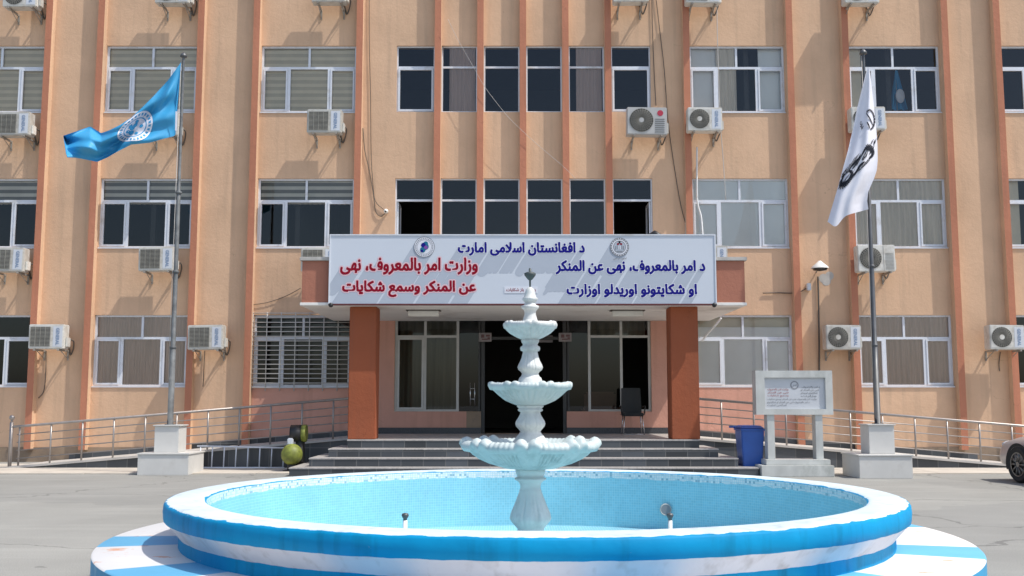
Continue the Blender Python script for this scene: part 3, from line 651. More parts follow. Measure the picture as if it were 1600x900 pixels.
# ---- ramps with railings
def ramp(s, label, rlabel):
    xa, xb = (L0, -11.35) if s < 0 else (R0, 11.85)
    t = thing('access_ramp', label, 'ramp', (xa, 23.0, 0), 'ramps beside the steps')
    def zt(x): return .03 + (PZ - .03) * (x - xb) / (xa - xb)
    mb = MB(); ya, yb = 23.02, WY - .055
    n = 24
    for i in range(n):
        p, q = xa + (xb - xa) * i / n, xa + (xb - xa) * (i + 1) / n
        f = [(p, ya, 0), (q, ya, 0), (q, ya, zt(q) - .03), (p, ya, zt(p) - .03)]; mb.face(f if s > 0 else f[::-1])
    mb.build('ramp_side', 'granite_cladding', t)
    mb = MB(); y_ = 22.98; th = .045
    f = lambda v: v if s > 0 else v[::-1]
    mb.face(f([(xa, y_, zt(xa)), (xb, y_, zt(xb)), (xb, yb, zt(xb)), (xa, yb, zt(xa))])); mb.face(f([(xa, y_, zt(xa) - th), (xb, y_, zt(xb) - th), (xb, y_, zt(xb)), (xa, y_, zt(xa))]))
    mb.face(f([(xb, y_, zt(xb) - th), (xb, yb, zt(xb) - th), (xb, yb, zt(xb)), (xb, y_, zt(xb))]))
    mb.build('ramp_surface', 'ramp_screed', t)
    rl = thing('railing', rlabel, 'railing', (xa, 23.1, PZ), 'steel railings along the ramps')
    yr = 23.1; xe = xb - s * .3; h = .87
    mb = MB(); mb.tube([(xa + s * .05, yr, zt(xa) + h), (xe, yr, zt(xe) + h), (xe + s * .14, yr, zt(xe) + h - .01)], .03, 10); mb.build('handrail', 'steel', rl)
    for k in (.16, .34, .52, .69):
        MB().tube([(xa + s * .05, yr, zt(xa) + k), (xe, yr, zt(xe) + k)], .0125, 8).build('rail', 'steel', rl)
    x = -4.0 if s < 0 else 4.69
    while abs(x - xa) < abs(xe - xa) + .04:
        MB().tube([(x, yr, zt(x)), (x, yr, zt(x) + h)], .021, 10).build('post', 'steel', rl); x += s * (.70 if s < 0 else .72)
    xn = xe + s * .14; mb = MB(); mb.tube([(xn, yr, 0.02), (xn, yr, 1.02)], .04, 12); mb.tube([(xn, yr, 1.02), (xn, yr, 1.07)], .025, 10); nw = mb.build('newel', 'steel', rl)
    MB().ball((xn, yr, 1.12), .06).build('knob', 'steel', nw)
ramp(-1, 'long access ramp with dark granite side rising to the steps from the left', 'steel tube railing along the ramp on the left of the steps')
ramp(1, 'long access ramp with dark granite side rising to the steps from the right', 'steel tube railing along the ramp on the right of the steps')

# ================================================================ SIGN BANNER
BY = 21.44
bl, br = at(516, 420, BY - .05), at(1117, 420, BY - .05)
btop, bbot = at(816, 368, BY - .05).z, at(816, 474.5, BY - .05).z
T = thing('sign_banner', 'large white sign board with blue and red Arabic script across the canopy front', 'sign', ((bl.x + br.x) / 2, BY, bbot))
MB().box(bl.x, br.x, BY - .05, BY - .0, bbot, btop).build('panel', 'banner_white', T)
mb = MB(); k = .025
for q in ((bl.x - k, br.x + k, btop, btop + k), (bl.x - k, bl.x, bbot, btop), (br.x, br.x + k, bbot, btop)): mb.box(q[0], q[1], BY - .065, BY, q[2], q[3])
mb.build('frame', 'pvc', T)
mb = MB(); mb.box(bl.x - k, br.x + k, BY - .06, BY, bbot - .035, bbot - .001); mb.build('bottom_rail', 'maroon_pipe', T)
for x in (bl.x + .03, br.x - .03): MB().ball((x, BY - .06, bbot - .03), .05).build('lamp_knob', 'black_plastic', T)
def bpt(px, py): p = at(px, py, BY - .05); return p.x, p.z
rows = [('د افغانستان اسلامی امارت', 715, 914, 378, 400, 'ink_blue', 'halo_white'), ('د امر بالمعروف، نهی عن المنکر', 868, 1102, 406, 429, 'ink_blue', 'halo_white'),
        ('او شکایتونو اوریدلو اوزارت', 885, 1089, 443, 465, 'ink_blue', 'halo_white'), ('وزارت امر بالمعروف، نهی', 531, 747, 402, 429.5, 'ink_red', 'halo_pink'), ('عن المنکر وسمع شکایات', 534, 744, 438, 464.5, 'ink_red', 'halo_pink')]
F0 = BY - .05
import numpy as np
CELL = .006; GW, GH = int((br.x - bl.x) / CELL), int((btop - bbot) / CELL)
def raster(t, a, b, off):
    v, f = text_geo(t, off); x0 = min(p[0] for p in v); x1 = max(p[0] for p in v); y0 = min(p[1] for p in v); y1 = max(p[1] for p in v)
    P_ = [((a[0] + (b[0] - a[0]) * (p[0] - x0) / (x1 - x0) - bl.x) / CELL, (a[1] + (b[1] - a[1]) * (p[1] - y0) / (y1 - y0) - bbot) / CELL) for p in v]
    m_ = np.zeros((GH, GW), bool)
    for q in f:
        for k in range(1, len(q) - 1):
            (ax, ay), (bx, by), (cx, cy) = P_[q[0]], P_[q[k]], P_[q[k + 1]]
            i0, i1 = max(0, int(min(ax, bx, cx))), min(GW - 1, int(max(ax, bx, cx)) + 1); j0, j1 = max(0, int(min(ay, by, cy))), min(GH - 1, int(max(ay, by, cy)) + 1)
            if i1 < i0 or j1 < j0: continue
            X_, Y_ = np.meshgrid(np.arange(i0, i1 + 1) + .5, np.arange(j0, j1 + 1) + .5)
            d0 = (bx - ax) * (Y_ - ay) - (by - ay) * (X_ - ax); d1 = (cx - bx) * (Y_ - by) - (cy - by) * (X_ - bx); d2 = (ax - cx) * (Y_ - cy) - (ay - cy) * (X_ - cx)
            m_[j0:j1 + 1, i0:i1 + 1] |= ((d0 >= 0) & (d1 >= 0) & (d2 >= 0)) | ((d0 <= 0) & (d1 <= 0) & (d2 <= 0))
    return m_
def shift(m_, dx, dy):
    o = np.zeros_like(m_); h_, w_ = m_.shape
    o[max(0, dy):h_ + min(0, dy), max(0, dx):w_ + min(0, dx)] = m_[max(0, -dy):h_ - max(0, dy), max(0, -dx):w_ - max(0, dx)]; return o
def runs(mb, m_, y):
    for j in range(GH):
        r_ = np.diff(np.concatenate([[0], m_[j].astype(int), [0]]))
        for i0, i1 in zip(np.where(r_ == 1)[0], np.where(r_ == -1)[0]):
            z = bbot + j * CELL; mb.face([(bl.x + i0 * CELL, y, z), (bl.x + i1 * CELL, y, z), (bl.x + i1 * CELL, y, z + CELL), (bl.x + i0 * CELL, y, z + CELL)])
def dilate(m_, rad):
    o = np.zeros_like(m_); k_ = int(rad / CELL) + 1
    for dx in range(-k_, k_ + 1):
        for dy in range(-k_, k_ + 1):
            if (dx * dx + dy * dy) ** .5 * CELL <= rad: o |= shift(m_, dx, dy)
    return o
src = np.zeros((GH, GW), bool); glow = {'halo_white': src.copy(), 'halo_pink': src.copy()}; inks = []
for t, x0, x1, y0_, y1_, ink, halo in rows:
    a, b = bpt(x0, y1_), bpt(x1, y0_); e = .0155
    m_ = dilate(raster(t, (a[0] + e, a[1] + e), (b[0] - e, b[1] - e), 0), e); src |= m_; inks.append((ink, m_))
    glow[halo] |= dilate(m_, .028 if halo == 'halo_pink' else .018)
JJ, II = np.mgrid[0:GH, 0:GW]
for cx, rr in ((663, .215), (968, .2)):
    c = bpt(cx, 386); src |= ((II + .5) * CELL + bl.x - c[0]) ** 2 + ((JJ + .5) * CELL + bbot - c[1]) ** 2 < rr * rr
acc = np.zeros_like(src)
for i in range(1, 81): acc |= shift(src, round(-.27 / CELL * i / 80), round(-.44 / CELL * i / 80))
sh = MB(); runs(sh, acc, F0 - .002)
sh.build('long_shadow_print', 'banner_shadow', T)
for ink, m_ in inks: mb = MB(); runs(mb, m_, F0 - .006); mb.build('lettering', ink, T)
for k_, m_ in glow.items(): mb = MB(); runs(mb, m_, F0 - .004); mb.build('letter_outline', k_, T)
a, b = bpt(788, 458), bpt(840, 448); MB().box(a[0], b[0], F0 - .0075, F0 - .0005, a[1], b[1]).build('text_plate', 'halo_white', T); mb = MB()
a, b = bpt(791, 456.5), bpt(837, 450); put_text(mb, 'به نمبر باز شکایات', lambda u, v: (a[0] + (b[0] - a[0]) * u, F0 - .009, a[1] + (b[1] - a[1]) * v), 0, .02)
mb.build('lettering', 'ink_red', T)
# round emblems
c = bpt(663, 386); y = F0 - .010; mb = MB()
mb.disc((c[0], y, c[1]), .22, m=0); mb.disc((c[0], y - .001, c[1]), .22, r0=.208, m=1); mb.disc((c[0], y - .001, c[1]), .155, r0=.148, m=1)
for i in range(30):
    t = 2 * pi * i / 30; mb.box(c[0] + .18 * cos(t) - .009, c[0] + .18 * cos(t) + .009, y - .002, y - .001, c[1] + .18 * sin(t) - .012, c[1] + .18 * sin(t) + .012, 1)
for dx, dz, r_, m_ in ((-.03, -.06, .06, 2), (.02, .01, .075, 2), (.03, .07, .05, 2), (-.02, .04, .05, 3), (.035, -.01, .04, 4), (-.05, -.085, .03, 3)): mb.disc((c[0] + dx, y - .002 - .0005 * m_ - abs(dx) * .01, c[1] + dz), r_, seg=14, m=m_)
mb.build('emblem', ['halo_white', 'ink_grey', 'ink_teal', 'ink_blue', 'ink_purple'], T)
c = bpt(968, 386); mb = MB(); mb.disc((c[0], y, c[1]), .2, m=0); mb.disc((c[0], y - .001, c[1]), .2, r0=.16, m=1); mb.disc((c[0], y - .001, c[1]), .135, r0=.12, m=1)
for i in range(22):
    t = 2 * pi * i / 22; mb.box(c[0] + .178 * cos(t) - .007, c[0] + .178 * cos(t) + .007, y - .0025, y - .0012, c[1] + .178 * sin(t) - .012, c[1] + .178 * sin(t) + .012, 0)
mb.disc((c[0], y - .0015, c[1]), .118, m=4)
for dx, dz, w_, h_, m_ in ((-.055, .045, .045, .035, 3), (.01, .045, .045, .035, 3), (-.02, .075, .04, .05, 2), (-.09, -.06, .018, .08, 1), (-.055, -.05, .014, .09, 1), (-.022, -.05, .044, .07, 0), (-.004, -.05, .008, .07, 1), (.042, -.05, .014, .09, 1), (.073, -.06, .018, .08, 1), (-.06, -.10, .12, .02, 1)): mb.box(c[0] + dx, c[0] + dx + w_, y - .0035, y - .002, c[1] + dz, c[1] + dz + h_, m_)
put_text(mb, 'امارت اسلامی', lambda u, v: (c[0] - .14 + .28 * u, y - .003, c[1] - .275 + .06 * v), 1, .02)
mb.build('emblem', ['halo_white', 'ink_grey', 'ink_black', 'ink_red', 'banner_shadow'], T)

# ================================================================ FOUNTAIN
FX, FY = .2, 9.3
FT = thing('fountain', 'three tiered white stone fountain standing in a round blue and white basin', 'fountain', (FX, FY, 0))
FZ = .317
seg = 240
def stripe(k, i):
    ang = (math.degrees(2 * pi * k / seg) + 180) % 360           # 0 = left end, 90 = towards the viewer
    return 1 if ((ang - 3.5) % 30.2) < 10.5 else 0
prof = [(3.655, 0.0), (3.655, FZ - .012)]
MB().lathe(prof, FX, FY, seg).build('platform_side', 'platform_blue', FT, weld=True)
MB().lathe([(3.655, FZ - .012), (3.643, FZ), (2.9, FZ)], FX, FY, seg, mf=stripe).build('platform_top', ['stripe_white', 'stripe_blue'], FT, weld=True)
rng = random.Random(3); wob = [rng.uniform(-.004, .004) for _ in range(seg + 1)]; wob[-1] = wob[0]
def wobble(r, z, th, e): k = int(round(th / (2 * pi) * seg)); return r + wob[k] * (.6 if z < .66 else .3), z + (wob[(k * 7) % seg] * .6 if .4 < z < .6 else 0)
MB().lathe([(3.02, FZ - .01), (3.02, .405), (3.03, .42), (3.12, .525), (3.14, .54), (3.145, .60), (3.14, .655), (3.125, .672), (3.10, .678), (2.86, .680), (2.83, .676), (2.812, .665)], FX, FY, seg, mod=wobble).build('basin_wall', 'basin_paint', FT, weld=True)
MB().lathe([(2.812, .665), (2.805, .05)], FX, FY, seg).build('basin_lining', 'pool_mosaic', FT)
mb = MB(); mb.lathe([(2.805, .05), (.1, .05)], FX, FY, 120, sm=False)
mb.uv = [[(mb.v[i][0], mb.v[i][1]) for i in f] for f in mb.f]; mb.build('basin_floor', 'pool_floor', FT)
def fz(py, Y=FY): return at(0, py, Y).z
SXY = (.165, FY); PX = 9.18 / 1600
def P(lst): return [(h * PX, fz(y_)) + tuple(e) for y_, h, *e in lst]
def flute(n, amp, pw=1):
    def f(r, z, th, e):
        a = amp if e is None else e
        return r * (1 + a * (abs(cos(n * th / 2)) ** pw - .6)), z
    return f
def scallop(n, lip, drop, ph=0, cut=.05, full=0):
    """lip: two broad shells then a cluster of beads, n times round; e = weight on this ring, negative = carved underside"""
    def f(r, z, th, e):
        e = e or 0; q = (n * (th + ph) / (2 * pi)) % 1
        if e < 0 and full:
            g_ = abs(sin(full * th / 2)) ** .45; return r * (1 + e * cut * (1 - g_)), z
        if e < 0:
            if q >= .5: g_ = abs(sin(10 * pi * (q - .5))) ** .7; return r * (1 + e * cut * (1 - g_)), z
            g_ = abs(sin(4 * pi * q)); return r * (1 - e * .018 * g_ + e * .012 * (1 - g_)), z
        if q < .5: g_ = abs(sin(4 * pi * q)) ** .55; o_, d_ = g_, g_
        else: g_ = abs(sin(10 * pi * (q - .5))) ** .5; o_, d_ = .30 + .32 * g_, .15 + .25 * g_
        return r * (1 + lip * e * (o_ - .6)), z + drop * e * (d_ - .5)
    return f
S = 168
# bottom baluster
def base_mod(r, z, th, e):
    if not e: return r, z
    return r * (1 + e * (.06 * (abs(cos(4 * th)) ** .5 - .6) + .022 * abs(cos(12 * th)))), z
pf = [(.17, .05), (.17, .16)] + P([(838, 29, 0), (834, 24, 0), (831, 20.5, 0), (826, 20.5, 0), (823, 22.7, 0), (819, 26, .3), (815, 29, .7), (810, 31, 1), (804, 30, 1), (798, 28, 1), (791, 25, 1), (783, 22, 1), (775, 19.3, .8), (768, 17, .5), (766, 17.4, 0), (764, 16, 0), (760, 15.7, .3), (755, 17, 0), (752, 19.5, 0), (749.5, 24.3, 0), (747, 24.8, 0), (745.5, 21, 0), (744, 19.8, 0), (741, 22, 0), (736, 23.5, 0), (733, 23.7, 0), (731, 22, 0)])
MB().lathe(pf, *SXY, 144, mod=base_mod).build('baluster', 'fountain_stone', FT, weld=True)
pf = P([(732, 20, 0), (731.5, 40, -.3), (729, 48, -.7), (724, 64, -1), (717, 79, -1), (710, 89, -1), (705.5, 94, -.6), (704, 99, .5), (702, 106, .8), (697, 109.5, 1), (692, 108.5, 1), (688, 104, 1), (686.5, 99, 1), (688, 94, .8), (693, 88, .5), (699, 76, .2), (703, 50, 0), (705, 15, 0)])
MB().lathe(pf, *SXY, 320, mod=scallop(8, .05, .05, .25, .11)).build('bowl', 'fountain_aqua', FT, weld=True)
pf = P([(705, 34, 0), (698, 34, 0), (692, 30, 0), (688, 26, 0), (684, 23, 0), (681, 21, 0), (678, 18, 0), (674, 15.8, 0), (670, 18.5, .5), (666, 21.6, 1), (662, 22.6, 1), (658, 21.6, 1), (653, 18.5, 1), (648, 16, .7), (644, 15.3, .3), (642, 19.4, 0), (640, 19.8, 0), (638, 18, 0), (636, 20.6, 0), (633.5, 21.3, 0), (632.5, 19, 0)])
MB().lathe(pf, *SXY, 144, mod=base_mod).build('baluster', 'fountain_stone', FT, weld=True)
pf = P([(634, 14, 0), (633, 22, -.3), (631, 28, -.7), (626, 39.5, -1), (618, 50, -1), (611, 57.5, -1), (609.5, 60, -.5), (608.5, 64, .5), (604, 66.3, .9), (600, 65.8, 1), (598, 62.5, 1), (598.5, 58, .7), (602, 48, .3), (606, 30, 0), (607, 10, 0)])
MB().lathe(pf, *SXY, 280, mod=scallop(7, .032, .022, .5, .07, 34)).build('bowl', 'fountain_aqua', FT, weld=True)
pf = P([(606, 21, 0), (600, 21, 0), (596, 19.5, 0), (593, 18.3, 0), (590.5, 17.4, 0), (588, 14.5, 0), (584, 13, 0), (581, 14.5, .4), (578, 18, .8), (574, 19.2, 1), (570, 18, 1), (565, 15.4, 1), (559, 13, 1), (553, 11.9, .7), (549.5, 11.5, 0), (548, 15, 0), (545, 15.9, 0), (542, 15.3, 0), (540, 12, 0), (537.5, 11.8, 0), (535, 13.6, 0), (531, 14.5, 0), (529.5, 13, 0)])
MB().lathe(pf, *SXY, 144, mod=base_mod).build('baluster', 'fountain_stone', FT, weld=True)
pf = P([(531, 10, 0), (530, 15, -.3), (527, 22, -1), (521, 32.5, -1), (516, 38, -1), (514, 39.5, -.4), (512.5, 42, .5), (508, 43.3, .9), (505, 42.6, 1), (503.5, 39, 1), (505, 34, .5), (508, 22, 0), (508, 6, 0)])
MB().lathe(pf, *SXY, 240, mod=scallop(6, .032, .018, .75, .07, 28)).build('bowl', 'fountain_stone', FT, weld=True)
pf = P([(508, 14.5), (503, 14), (501, 12), (499, 11.4), (496, 10.5), (491, 9), (487, 9.3), (484, 11), (482, 13.6), (480, 14.3), (478, 13.6), (476.5, 9.5), (473, 8.2), (470.5, 10.6), (468, 12.3), (466, 12), (464, 9.6), (458, 8.2), (453, 6.8), (450, 4.6), (448.5, 1.5)])
MB().lathe(pf, *SXY, 48).build('cap', 'fountain_stone', FT, weld=True)
fin = MB(); zz = [fz(v) for v in (450, 438, 437, 429, 423, 420)]
fin.lathe([(.008, zz[0]), (.009, zz[1]), (.02, zz[1] + .005), (.05, zz[3] - .01), (.055, zz[3] + .01), (.035, zz[3] + .022), (.012, zz[4] - .02), (.012, zz[5]), (.001, zz[5] + .01)], *SXY, 14)
fin.build('finial', 'finial_iron', FT)
for px, Y in ((633, 8.2), (1047, 8.4)):
    p = at(px, 812, Y); p.z = .05; nz = MB(); nz.tube([p, (p.x, p.y, at(px, 813, Y).z)], .018, 12); o = nz.build('nozzle', 'hose_white', FT)
    zt_ = .22
    top = at(px, 806, Y).z
    nz = MB(); nz.lathe([(.014, top - .045), (.016, top - .02), (.024, top - .01), (.029, top + .004), (.024, top + .018), (.008, top + .022)], p.x, p.y, 14); nz.build('nozzle_head', 'dark_steel', o)
# round light on the far basin wall
th = math.asin((at(1038, 796, 11.8).x - FX) / 2.8); lx, ly = FX + 2.78 * sin(th), FY + 2.78 * cos(th); lz = at(1038, 796, ly).z
lt = MB(); lt.disc((lx, ly - .02, lz), .055); lt.disc((lx, ly - .018, lz), .085, r0=.055, m=1); lt.lathe([(.085, 0), (.085, .01)], 0, 0, 4)
lt = MB()
for k in range(24):
    t0, t1 = 2 * pi * k / 24, 2 * pi * (k + 1) / 24
    for r0_, r1_, yy0, yy1, m_ in ((.001, .055, -.03, -.03, 0), (.055, .060, -.03, -.033, 1), (.060, .066, -.033, -.01, 1)):
        q = [(lx + r0_ * cos(t0), ly + yy0, lz + r0_ * sin(t0)), (lx + r1_ * cos(t0), ly + yy1, lz + r1_ * sin(t0)), (lx + r1_ * cos(t1), ly + yy1, lz + r1_ * sin(t1)), (lx + r0_ * cos(t1), ly + yy0, lz + r0_ * sin(t1))]
        lt.face(q, m_)
lt.build('basin_light', ['ink_grey', 'concrete_trim'], FT)

# ================================================================ FLAGPOLES AND FLAGS
def pedestal(mb_lo, mb_hi, x0, y0, w_, h1, inset, w2, h2, x2):
    mb_lo.box(x0, x0 + w_, y0, y0 + w_, 0, h1 - .03); mb_lo.box(x0 - .02, x0 + w_ + .02, y0 - .02, y0 + w_ + .02, h1 - .03, h1)
    mb_hi.box(x2, x2 + w2, y0 + inset, y0 + inset + w2, h1 + .001, h1 + h2 - .025); mb_hi.box(x2 - .03, x2 + w2 + .03, y0 + inset - .03, y0 + inset + w2 + .03, h1 + h2 - .025, h1 + h2)
def flagpole(label, bx, by, w_, h1, inset, w2, h2, x2, pole_x, pole_y, top_z, mat):
    t = thing('flagpole', label, 'flagpole', (pole_x, pole_y, 0), 'flagpoles on white pedestals')
    lo, hi = MB(), MB(); pedestal(lo, hi, bx, by, w_, h1, inset, w2, h2, x2)
    lo.build('pedestal_base', 'white_marble', t, bevel=.006); hi.build('pedestal_block', 'white_marble', t, bevel=.006)
    zb = h1 + h2; m = MB(); zz = [zb, 2.6, 2.61, 4.2, 4.21, 5.9, 5.91, top_z - .12]; rr = [.062, .06, .05, .048, .045, .042, .034, .03]
    m.lathe([(.11, zb), (.11, zb + .012), (.064, zb + .014)] + list(zip(rr, zz)), pole_x, pole_y, 16)
    for z in (2.6, 4.2, 5.9): m.lathe([(.05, z - .03), (.066, z - .02), (.066, z + .02), (.045, z + .03)], pole_x, pole_y, 16)
    m.build('pole', mat, t)
    m = MB(); m.lathe([(.03, top_z - .12), (.075, top_z - .10), (.075, top_z - .07), (.05, top_z - .03), (.015, top_z), (.0, top_z + .005)], pole_x, pole_y, 14); m.build('truck_cap', 'dark_steel', t)
    m = MB(); m.tube([(pole_x - .07, pole_y - .02, zb + .9), (pole_x - .06, pole_y - .03, 4), (pole_x - .045, pole_y - .02, top_z - .15)], .006, 5); m.build('halyard', 'cable_white', t)
YL, YR = 21.45, 20.55
lp, rp = at(266, 660, YL), at(1371.5, 664, YR)
lx0 = at(214, 743, 20.95).x; rx0 = at(1343.5, 748, 20.05).x
flagpole('tall grey flagpole on a stepped white pedestal left of the fountain, flying the blue flag', lx0, 20.95, 1.03, .44, .27, .5, .56, at(240, 700, 21.2).x, lp.x, YL, at(285, 82, YL).z, 'galvanised')
flagpole('tall dark flagpole on a stepped white pedestal right of the fountain, carrying the white flag', rx0, 20.05, 1.03, .455, .27, .5, .58, at(1359, 700, 20.3).x, rp.x, YR, at(1357, 77, YR).z, 'dark_steel')

up = [(99, 212), (120, 205), (141, 197.5), (150, 203), (158, 208), (172, 203), (188, 195), (205, 184), (222, 168), (240, 150), (262, 126), (283, 97)]
dn = [(99, 213.5), (104, 246), (118, 246.5), (130, 248.5), (152, 253), (168, 246), (185, 236), (205, 226), (234, 223), (255, 217), (274, 212), (283, 98)]
def flagL_depth(x, v):
    s = (283 - x) / 184
    return -.05 - s * .25 + s * (.20 * sin(9.5 * s - 5 * v + .4) + .09 * sin(19 * s + 4 * v)) + .07 * sin(7 * (v - .8 * s)) * min(1, 4 * s) + .05 * min(1, s * 8) * sin(16 * (v + .55 * s)) - .13 * min(1, s * 9) * math.exp(-((v - 2.0 * s) / .16) ** 2)
def flagL(x, v, off=0):
    y = interp(up, x) * (1 - v) + interp(dn, x) * v
    return at(x, y, YL + flagL_depth(x, v) - off)
FL = thing('blue_flag', 'sky blue flag with a white round emblem flying from the left flagpole', 'flag', at(283, 160, YL))
mb = MB(); mb.grid(lambda u, v: flagL(283 - 184 * (u ** .97), v), 92, 36); cl = mb.build('cloth', 'flag_blue', FL)
em = MB(); ec = (211, .46)
def fl(r, t, off): return flagL(ec[0] + 27 * r * cos(t) + 6 * r * sin(t) * -1, ec[1] - .44 * r * sin(t), off)
def pring(mb, r0, r1, off, m, n=44, k=3):
    for i in range(n):
        for j in range(k):
            a, b = r0 + (r1 - r0) * j / k, r0 + (r1 - r0) * (j + 1) / k; t0, t1 = 2 * pi * i / n, 2 * pi * (i + 1) / n
            mb.face([fl(a, t0, off), fl(b, t0, off), fl(b, t1, off), fl(a, t1, off)], m, sm=True)
pring(em, .001, .60, .012, 0, k=5); pring(em, .66, 1.0, .012, 0, k=4); pring(em, .60, .66, .0125, 1, k=1)
for i in range(26):
    t = 2 * pi * i / 26 + .1; d = .07
    em.face([fl(.76, t - d, .02), fl(.90, t - d, .02), fl(.90, t + d, .02), fl(.76, t + d * .6, .02)], 1)
rg = random.Random(5)
for i in range(15):
    t = rg.random() * 6.28; r_ = .48 * rg.random() ** .6; s_ = .07 + .09 * rg.random(); q = []
    for k in range(7):
        a = 2 * pi * k / 7; x_, y_ = r_ * cos(t) + s_ * (.7 + .5 * rg.random()) * cos(a), r_ * sin(t) + s_ * (.7 + .5 * rg.random()) * sin(a)
        q.append(fl(math.hypot(x_, y_), math.atan2(y_, x_), .02 + .0004 * i))
    em.face(q, 1)
em.build('emblem', ['flag_white', 'flag_blue'], cl)
mb = MB(); mb.grid(lambda u, v: at(273.5 + 3.0 * u + (1 - v) * .8, 174 + 30 * v, YL - .16), 2, 4); mb.build('hoist_tape', 'flag_white', FL)

lb = [(105, 1355.5), (130, 1349), (170, 1339), (200, 1333), (235, 1325), (260, 1318), (290, 1310), (320, 1301), (346, 1293)]
rb = [(105, 1358), (130, 1361.5), (170, 1366), (200, 1369), (225, 1371), (250, 1371.5), (266, 1370), (278, 1366), (300, 1356.5), (315, 1355), (329, 1357)]
def flagR_depth(s, t):
    return -.09 - .10 * t + .10 * sin(5.2 * s + 2.2 * t + .5) * min(1, 2.2 * t) + .035 * sin(14 * s + 3 * t) * t + .05 * sin(6 * t)
def flagR(s, t, off=0):
    y0_, y1_ = 105 + 241 * t, 105 + 224 * t
    y = y0_ * (1 - s) + y1_ * s + (13 * math.exp(-((s - .2) / .16) ** 2) - 2) * max(0, (t - .8) / .2) ** 2
    x = interp(lb, y0_) * (1 - s) + interp(rb, y1_) * s
    return at(x, y, YR + flagR_depth(s, t) - off)
FR = thing('white_flag', 'white flag with black calligraphy drooping from the right flagpole', 'flag', at(1357, 160, YR))
mb = MB(); mb.grid(lambda u, v: flagR(u, v), 30, 80); cr = mb.build('cloth', 'flag_white', FR)
# the black calligraphy runs down the drooping cloth
em = MB()
def rowy(t, s, off=.016): return flagR(s, t, off)
def diag(u, v, c, ax, ay, off=.016):
    """c = (s, t) centre, ax / ay: (s, t) axes"""
    return flagR(min(.98, max(.02, c[0] + ax[0] * (u - .5) + ay[0] * (v - .5))), min(.99, c[1] + ax[1] * (u - .5) + ay[1] * (v - .5)), off)
put_text(em, 'لا اله الا الله', lambda u, v: diag(u, v, (.50, .60), (.88, -.15), (.24, -.12)), 0, .035)
put_text(em, 'محمد رسول الله', lambda u, v: diag(u, v, (.40, .70), (.80, -.16), (.20, -.10)), 0, .035)
def ribbon(pts, wd, off=.02):
    pts = catmull([(p[0], p[1], 0) for p in pts], 6)
    for i in range(len(pts) - 1):
        a, b = pts[i], pts[i + 1]; d = (b - a); n = Vector((-d.y * 3, d.x / 3, 0)); n = n.normalized() if n.length else n
        w0 = wd * sin(pi * (i + .5) / len(pts)) + .004
        em.face([flagR(a.x + n.x * w0, a.y + n.y * w0 * .5, off), flagR(b.x + n.x * w0, b.y + n.y * w0 * .5, off), flagR(b.x - n.x * w0, b.y - n.y * w0 * .5, off), flagR(a.x - n.x * w0, a.y - n.y * w0 * .5, off)], 0)
ribbon([(.10, .70), (.04, .745), (.12, .775), (.28, .745), (.30, .70), (.2, .68)], .055)
ribbon([(.30, .735), (.42, .70), (.50, .66), (.62, .64)], .03); ribbon([(.22, .66), (.34, .63), (.46, .60)], .03)
ribbon([(.50, .60), (.62, .545), (.80, .56), (.86, .60), (.74, .625)], .05)
for a in range(12):
    t0 = -2.2 + a * .3
    ribbon([(.72 + .22 * cos(t0), .36 + .062 * sin(t0)), (.72 + .27 * cos(t0 + .1), .36 + .072 * sin(t0 + .1)), (.72 + .22 * cos(t0 + .22), .36 + .062 * sin(t0 + .22))], .018)
ribbon([(.55, .31), (.66, .33), (.78, .36), (.9, .41)], .015); ribbon([(.6, .37), (.68, .39), (.74, .42)], .02)
put_text(em, 'امارت', lambda u, v: diag(u, v, (.36, .385), (.12, .05), (.09, -.03)), 0, .05)
em.build('calligraphy', 'ink_black', cr)

